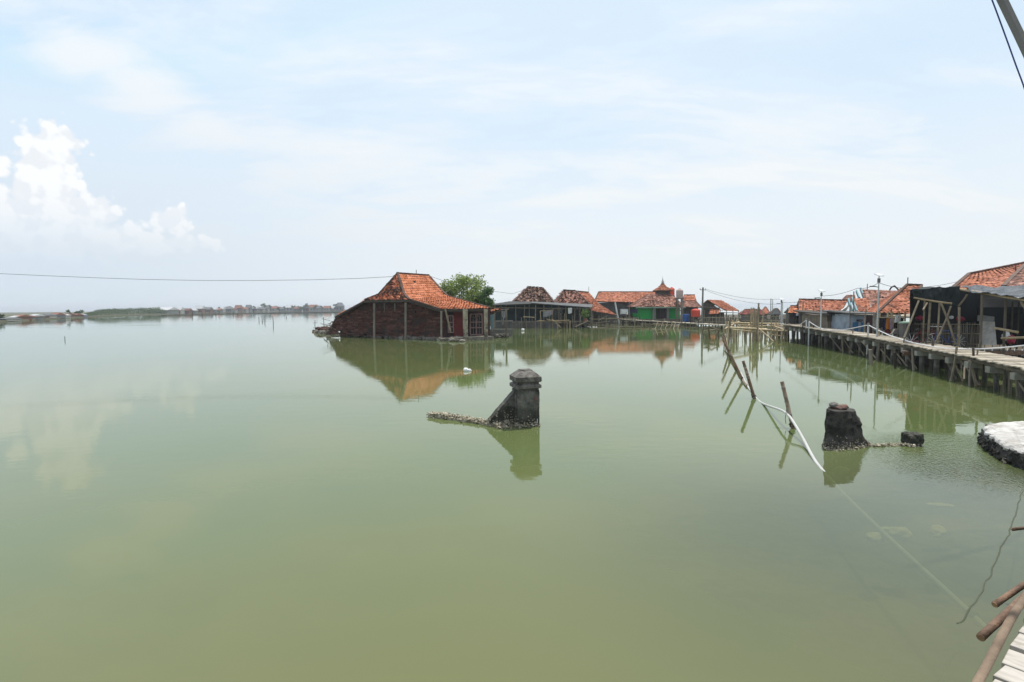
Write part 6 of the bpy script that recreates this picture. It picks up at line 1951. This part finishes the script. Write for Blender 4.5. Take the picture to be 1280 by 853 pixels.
# ------------------------------------------------------------------ jetty deck we stand on (bottom right)
def our_deck():
    z = 1.05
    p1, p2 = W(1220, 853, z), W(1273, 759, z)
    d = (p2 - p1); d.z = 0; d.normalize(); nb = V((d.y, -d.x, 0))
    if nb.y > 0: nb = -nb
    o = p1 - d * 3.2
    root = T('plank_jetty', 'whitewashed plank jetty with a brown edge beam in the bottom right corner', 'jetty', flat(p1 - d * .5 + nb * .8))
    dk_ = MB(); s_ = 0
    rnd = random.Random(5)
    while s_ < 9.5:
        w_ = rnd.uniform(.125, .165); g = rnd.uniform(.016, .032)
        a = o + d * s_; b = o + d * (s_ + w_); sk = d * rnd.uniform(-.01, .01)
        jz = V((0, 0, rnd.uniform(-.006, .006)))
        a0 = a + nb * (.024 + rnd.uniform(0, .012)); b0 = b + nb * (.024 + rnd.uniform(0, .03))
        P = [a0, b0, b + nb * 2.1 + sk, a + nb * 2.1 + sk]
        P = [p + jz - V((0, 0, .02)) for p in P]
        # order ccw from above
        if (P[1] - P[0]).cross(P[2] - P[1]).z < 0: P.reverse()
        dk_.hexa([p - V((0, 0, .03)) for p in P] + P, rnd.random())
        s_ += w_ + g
    dk = dk_.build('deck', 'deck_white', root)
    bv = dk.modifiers.new('bev', 'BEVEL'); bv.width = .004; bv.segments = 2
    ed = MB(); P = [o + d * (9.6 * k / 40) for k in range(41)]
    P = [p + nb * (.005 + .016 * noise.noise(V((k * .22, 1, 3)))) + V((0, 0, .0 + .008 * noise.noise(V((k * .3, 7, 3))))) for k, p in enumerate(P)]
    ed.tube(P, [.018 * (1 + .15 * noise.noise(V((k * .4, 4, 4)))) for k in range(41)], 10, jit=.04)
    ed.build('edge_beam', 'beam_edge', root, smooth=True)
    br = MB()
    for off in (.35, 1.1, 1.85): br.beam(o + nb * off - V((0, 0, .12)), o + d * 9.5 + nb * off - V((0, 0, .12)), .08, .13)
    br.build('bearer', 'deck_under', root)
    for k in range(6):
        for off in (.35, 1.85):
            q = o + d * (.6 + k * 1.7) + nb * off; MB().pole(flat(q, -.8), q - V((0, 0, .2)), .06).build('post', 'log_brown', root)
    # log ends sticking out over the water
    for x0, y0, x1, y1, r_, z0, z1 in ((1226, 797, 1266, 760, .019, .93, .99), (1243.5, 756, 1283, 729, .016, .9, .98), (1265, 662, 1300, 658, .014, .6, .66)):
        a, b = W(x0, y0, z0), W(x1, y1, z1); e = (b - a).normalized(); b2 = b + e * .5
        mb = MB(); n_ = 10
        mb.tube([a.lerp(b2, k / n_) for k in range(n_ + 1)], [r_ * (1 + .1 * noise.noise(V((k * .8, r_ * 99, 0)))) for k in range(n_ + 1)], 10, jit=.04)
        lg = mb.build('log', 'log_brown', root, smooth=True)
        MB().tube([a - e * .004, a + e * .002], r_ * .96, 10).build('cut_end', 'log_end', lg)
    return math.atan2(nb.y, nb.x)


_z = 1.05; _d = W(1273, 759, _z) - W(1220, 853, _z); GRAIN = -math.atan2(-_d.x, _d.y)
our_deck()

# leaning pole and blue cable, top right
a, b = at(1266.5, 27.5, 3.5), at(1245, -17, 3.6)
base = a + (a - b) * 1.0
e = (a - b).normalized(); k = (a.z + .5) / max(.01, -e.z) if e.z < 0 else 0
root = T('bamboo_mast', 'thick grey-brown leaning pole cut by the top right corner', 'pole', flat(a + e * k, 0))
MB().pole(a + e * k, b - e * .3, .029, .025, seg=9).build('pole', 'pole_grey', root)
MB().lathe(b - e * .3, [(.03, -.05), (.03, .03), (.02, .05)], 8).build('cap', 'metal_dark', root)
P = smooth([at(1216, -60, 7), at(1240, 0, 7), at(1258.5, 50, 7), at(1270, 82, 7), at(1281, 112, 7), at(1296, 160, 7), at(1330, 260, 7.5)])
one(MB().tube(P, .008, 6), 'cable', 'cable_blue', 'blue cable curving down beside the leaning pole in the top right corner', 'cable')

# ------------------------------------------------------------------ far shore kampung
def far_house(i, px, w_, h_, roofm, wallm, label, gable=True, dy=6):
    yb = shore_y(px); b = W(px, yb); Y = b.y + dy
    base = at(px, yb, Y); base = flat(base, .3)
    s_ = Y / F; wd, ht = w_ * s_, h_ * s_ * .80
    root = T('shore_house', label, 'house', base, 'houses along the far shore')
    x0, x1, y0, y1 = base.x - wd / 2, base.x + wd / 2, Y, Y + max(4, wd * .8)
    we = .3 + ht * .55
    MB().hexa([V((x, y, z)) for z in (.1, we) for x, y in ((x0, y0), (x1, y0), (x1, y1), (x0, y1))]).build('wall', wallm, root)
    o_ = wd * .06; ym = (y0 + y1) / 2; zt = .3 + ht
    ins_ = 0 if gable else wd * .25
    A, B, C, D = V((x0 - o_, y0 - .4, we)), V((x1 + o_, y0 - .4, we)), V((x1 + o_, y1 + .4, we)), V((x0 - o_, y1 + .4, we))
    E, G = V((x0 - o_ + ins_, ym, zt)), V((x1 + o_ - ins_, ym, zt))
    MB().add([A, B, C, D, E, G], [(0, 1, 5, 4), (2, 3, 4, 5), (3, 0, 4), (1, 2, 5), (3, 2, 1, 0)]).build('roof', roofm, root)
    if w_ > 3:
        for t_ in (.28, .68):
            MB().box((x0 + wd * t_, y0 - .03, .3 + ht * .28), (wd * .14, .05, ht * .26)).build('window', 'glass_dark', root)
    return root


RN = {'far_rust': 'rust-red', 'roof_white': 'bright white', 'far_brown': 'dark brown', 'far_grey': 'grey', 'tile_orange': 'orange', 'far_blue': 'blue'}
FH = [  # px, width, height, roof, wall, rest of the label
    (4, 9, 5, 'far_grey', 'far_white', 'low grey-roofed house at the left end of the far shore'),
    (13, 7, 6, 'roof_white', 'far_white', 'white-roofed house next to the left end of the far shore'),
    (19, 9, 7.5, 'far_rust', 'far_brown', 'rust-roofed house, leftmost of the rust roofs on the far shore'),
    (29, 8, 6, 'far_brown', 'far_grey', 'dark-roofed house between two pale ones on the left far shore'),
    (38, 8, 7.5, 'roof_white', 'far_grey', 'pale house with white roof in the left far shore row'),
    (45, 6, 6, 'far_grey', 'far_brown', 'small grey-roofed house left of the blue-walled one on the far shore'),
    (54, 8, 8, 'far_grey', 'far_white', 'larger pale house above the blue-walled one on the far shore'),
    (60, 7, 5.5, 'far_blue', 'far_blue', 'blue-walled house on the left far shore'),
    (65, 9, 8, 'far_rust', 'far_grey', 'rust-roofed house right of the blue-walled one on the far shore'),
    (72, 8, 6.5, 'roof_white', 'far_white', 'white house right of the rust roof on the left far shore'),
    (79, 7, 6.5, 'far_brown', 'far_brown', 'brown house before the dark trees on the left far shore'),
    (90, 8, 5, 'far_rust', 'far_brown', 'low rust-roofed house between the two dark shore trees'),
    (96, 6, 4.2, 'roof_white', 'far_blue', 'tiny white-roofed blue house left of the mangrove wood'),
    (194, 30, 10.5, 'roof_white', 'far_white', 'long white hall roof showing over the mangrove wood'),
    (208, 7, 4.5, 'far_brown', 'far_brown', 'low brown house at the right end of the mangrove wood'),
    (216, 9, 8, 'far_rust', 'far_brown', 'brick-red house just right of the mangrove wood'),
    (223, 6, 9.5, 'roof_white', 'far_white', 'white-topped tall house behind the brick-red one'),
    (231, 10, 7.5, 'far_brown', 'far_brown', 'long brown house right of the white-topped one'),
    (240, 7, 7, 'roof_white', 'far_grey', 'small white-roofed house beside the long brown one'),
    (248, 9, 11, 'roof_white', 'far_brown', 'tallest white-roofed house on the far shore'),
    (258, 9, 8.5, 'far_grey', 'far_brown', 'grey-roofed house right of the tallest white roof'),
    (265, 7, 8, 'roof_white', 'far_grey', 'white-roofed house between two grey ones on the far shore'),
    (271, 8, 6, 'far_rust', 'far_grey', 'low rust-roofed house left of the white and grey pair'),
    (276, 6, 8, 'roof_white', 'far_white', 'narrow white house left of a grey roof on the far shore'),
    (284, 9, 8.5, 'far_grey', 'far_grey', 'broad grey house near the middle of the far shore row'),
    (291, 7, 6, 'far_brown', 'far_white', 'low brown-roofed pale house right of the broad grey one'),
    (297, 7, 10.5, 'far_rust', 'far_brown', 'pointed rust-roofed house near the middle of the far shore'),
    (304, 8, 7, 'far_rust', 'far_white', 'rust-roofed white-walled house right of the pointed roof'),
    (310, 6, 10.5, 'far_grey', 'far_grey', 'tall grey block house on the far shore'),
    (317, 8, 8.5, 'roof_white', 'far_grey', 'white-roofed house right of the tall grey block'),
    (325, 8, 7, 'far_grey', 'far_white', 'grey-roofed white house left of the dark green shore tree'),
    (332, 6, 8.5, 'far_grey', 'far_white', 'pale grey house right of the dark green shore tree'),
    (340, 10, 8, 'far_rust', 'far_white', 'wide rust-roofed white house in the right half of the far shore'),
    (348, 6, 7, 'far_brown', 'far_brown', 'small brown house right of the wide rust roof'),
    (354, 7, 6.5, 'far_grey', 'far_white', 'pale house with a grey roof left of the flat white roof'),
    (362, 10, 10, 'roof_white', 'far_white', 'broad flat white-roofed house in the right half of the far shore'),
    (371, 8, 7.5, 'far_rust', 'far_grey', 'rust-roofed grey house right of the broad white roof'),
    (382, 7, 9, 'far_grey', 'far_brown', 'dark grey house beside the round dark tree on the far shore'),
    (391, 9, 10, 'far_rust', 'far_white', 'orange-red peaked house right of the round dark tree'),
    (399, 7, 8.5, 'far_grey', 'far_white', 'pale grey house right of the orange-red peak'),
    (408, 8, 8, 'far_rust', 'far_white', 'rust-roofed house left of the dark pointed shore roof'),
    (415, 7, 7, 'roof_white', 'far_white', 'white-roofed house left of the dark pointed shore roof'),
    (424, 9, 13, 'far_grey', 'far_grey', 'dark pointed roof just left of the brick house'),
]
for i, (px, w_, h_, rm, wm, lab) in enumerate(FH):
    far_house(i, px, w_, h_, rm, wm, lab, gable=i % 3 != 0, dy=(30 if w_ > 20 else 4 + (i * 7) % 9))


def far_tree(px, w_, h_, lab, seed):
    b = W(px, shore_y(px)); Y = b.y + 9; s_ = Y / F
    c = flat(at(px, shore_y(px), Y), 0)
    tree('shore_tree', lab, c, w_ * s_ / 2, h_ * s_ + .3, h_ * s_ * .25, 420, max(.3, .55 * s_), 'leaf_far', 'trees among the far shore houses', 7, seed)


for px, w_, h_, lab in ((2, 8, 9, 'dark tree at the left end of the far shore'), (47, 7, 6, 'low tree left of the blue-walled shore house'), (84, 10, 10, 'taller dark tree right of the left far shore row'), (99, 11, 9, 'rounded dark tree at the left end of the mangrove wood'), (273, 5, 8, 'thin dark tree in the middle of the brown shore houses'), (329, 8, 12, 'dark green tree in the middle of the far shore row'), (318, 6, 8, 'low tree right of the tall grey block house'), (346, 6, 8, 'small tree right of the wide rust-roofed shore house'), (381, 11, 11.5, 'round dark tree in the right half of the far shore'), (402, 6, 8, 'small tree right of the orange-red peaked house'), (419, 7, 10, 'tree beside the dark pointed shore roof'), (24, 9, 6, 'low dark tree between the rust and dark roofs, left far shore'), (34, 7, 5.5, 'small tree left of the pale white-roofed house, left far shore'), (70, 7, 6, 'small tree right of the second rust roof, left far shore'), (228, 7, 8, 'tree between the white-topped house and the long brown one'), (254, 7, 9, 'tree right of the tallest white-roofed house'), (288, 8, 8.5, 'tree right of the broad grey house'), (302, 6, 7.5, 'small tree right of the pointed rust roof'), (336, 9, 9, 'wide tree left of the wide rust-roofed white house'), (358, 8, 8, 'tree left of the broad flat white roof'), (367, 7, 8.5, 'tree right of the broad flat white roof'), (376, 8, 8, 'tree left of the dark grey house'), (395, 7, 9, 'tree between the orange-red peak and the pale grey house'), (411, 7, 8.5, 'tree left of the last white roof on the far shore')):
    far_tree(px, w_, h_, lab, int(px * 3 + 1))

# mangrove wood: one mass of foliage
mg = MB(); rnd = random.Random(21)
for i in range(9000):
    px = rnd.uniform(103, 209); t_ = (px - 103) / 106
    yb = shore_y(px); b = W(px, yb); Y = b.y + 8 + rnd.uniform(0, 26)
    hp = 9.2 * min(1, .25 + t_ * 4, (1 - t_) * 6 + .45) * (1 + .10 * noise.noise(V((px * .15, 0, 0))) + .08 * noise.noise(V((px * .5, 3, 0))))
    s_ = b.y / F; z = rnd.random() ** .6 * hp * s_ * rnd.uniform(.7, 1.03)
    p = flat(at(px, 390, Y), .2 + z)
    l_ = .55 * s_ * rnd.uniform(.6, 1.4)
    d1 = V((rnd.uniform(-1, 1), rnd.uniform(-1, 1), rnd.uniform(-.6, .6))).normalized() * l_; d2 = d1.cross(V((rnd.uniform(-1, 1), rnd.uniform(-1, 1), rnd.uniform(-1, 1)))).normalized() * l_ * .7
    mg.add([p - d1, p + d2, p + d1, p - d2], [(0, 1, 2, 3)], rnd.random())
tag(mg.build('mangrove_wood', 'leaf_far', None, flat(at(150, 395, 300))), 'long low green mangrove wood on the left far shore', 'wood', kind='stuff')

# stakes in the open water
GW = 'thin stakes standing in the open water'
for px, yb, yt, lab in ((80.5, 425.5, 420.5, 'lone short dark stake far out in the left open water'), (240.5, 396, 390.8, 'first stake, left end of the row before the far dike'), (253, 395.6, 391.5, 'second stake from the left in the row before the far dike'), (270, 395, 390, 'third stake from the left before the far dike'), (291.5, 394.4, 389.5, 'middle stake before the far dike'), (297.5, 394.6, 391, 'short stake right of the middle stake'), (317, 392.5, 386.5, 'thick dark stake on the far dike'), (323.4, 401, 396.2, 'dark stake in the water, left of a group of three'), (328, 402.5, 399, 'small faint stake in the middle of the group of three'), (331.5, 403.5, 398.5, 'faint stake at the right of the group of three'), (341.4, 405, 394.8, 'tall thin stake standing alone right of the group of three'), (357.5, 397.5, 395, 'tiny stake right of the tall thin one'), (393.2, 407, 400.5, 'bent stake with a crosspiece left of the brick house'), (404.9, 409.5, 396.5, 'thin upright stake at the left corner of the brick house')):
    b = W(px, yb); t = over(b, yt)
    root_ = MB().pole(flat(b, -.5), t + V((random.uniform(-.1, .1), 0, 0)), b.y / F * .45, b.y / F * .3, bend=.05)
    if 'cross' in lab: root_.beam(b + V((-.25, 0, t.z * .45)), b + V((.5, 0, t.z * .5)), .05)
    one(root_, 'water_stake', 'timber_dark', lab, 'stake', GW, loc=flat(b))

# ------------------------------------------------------------------ haze
hz_ = MB().hexa([V((x, y, z)) for z in (-1.9, 16.0) for x, y in ((-3100, -120), (3100, -120), (3100, 5100), (-3100, 5100))]).build('haze', 'haze')
tag(hz_, kind='stuff')
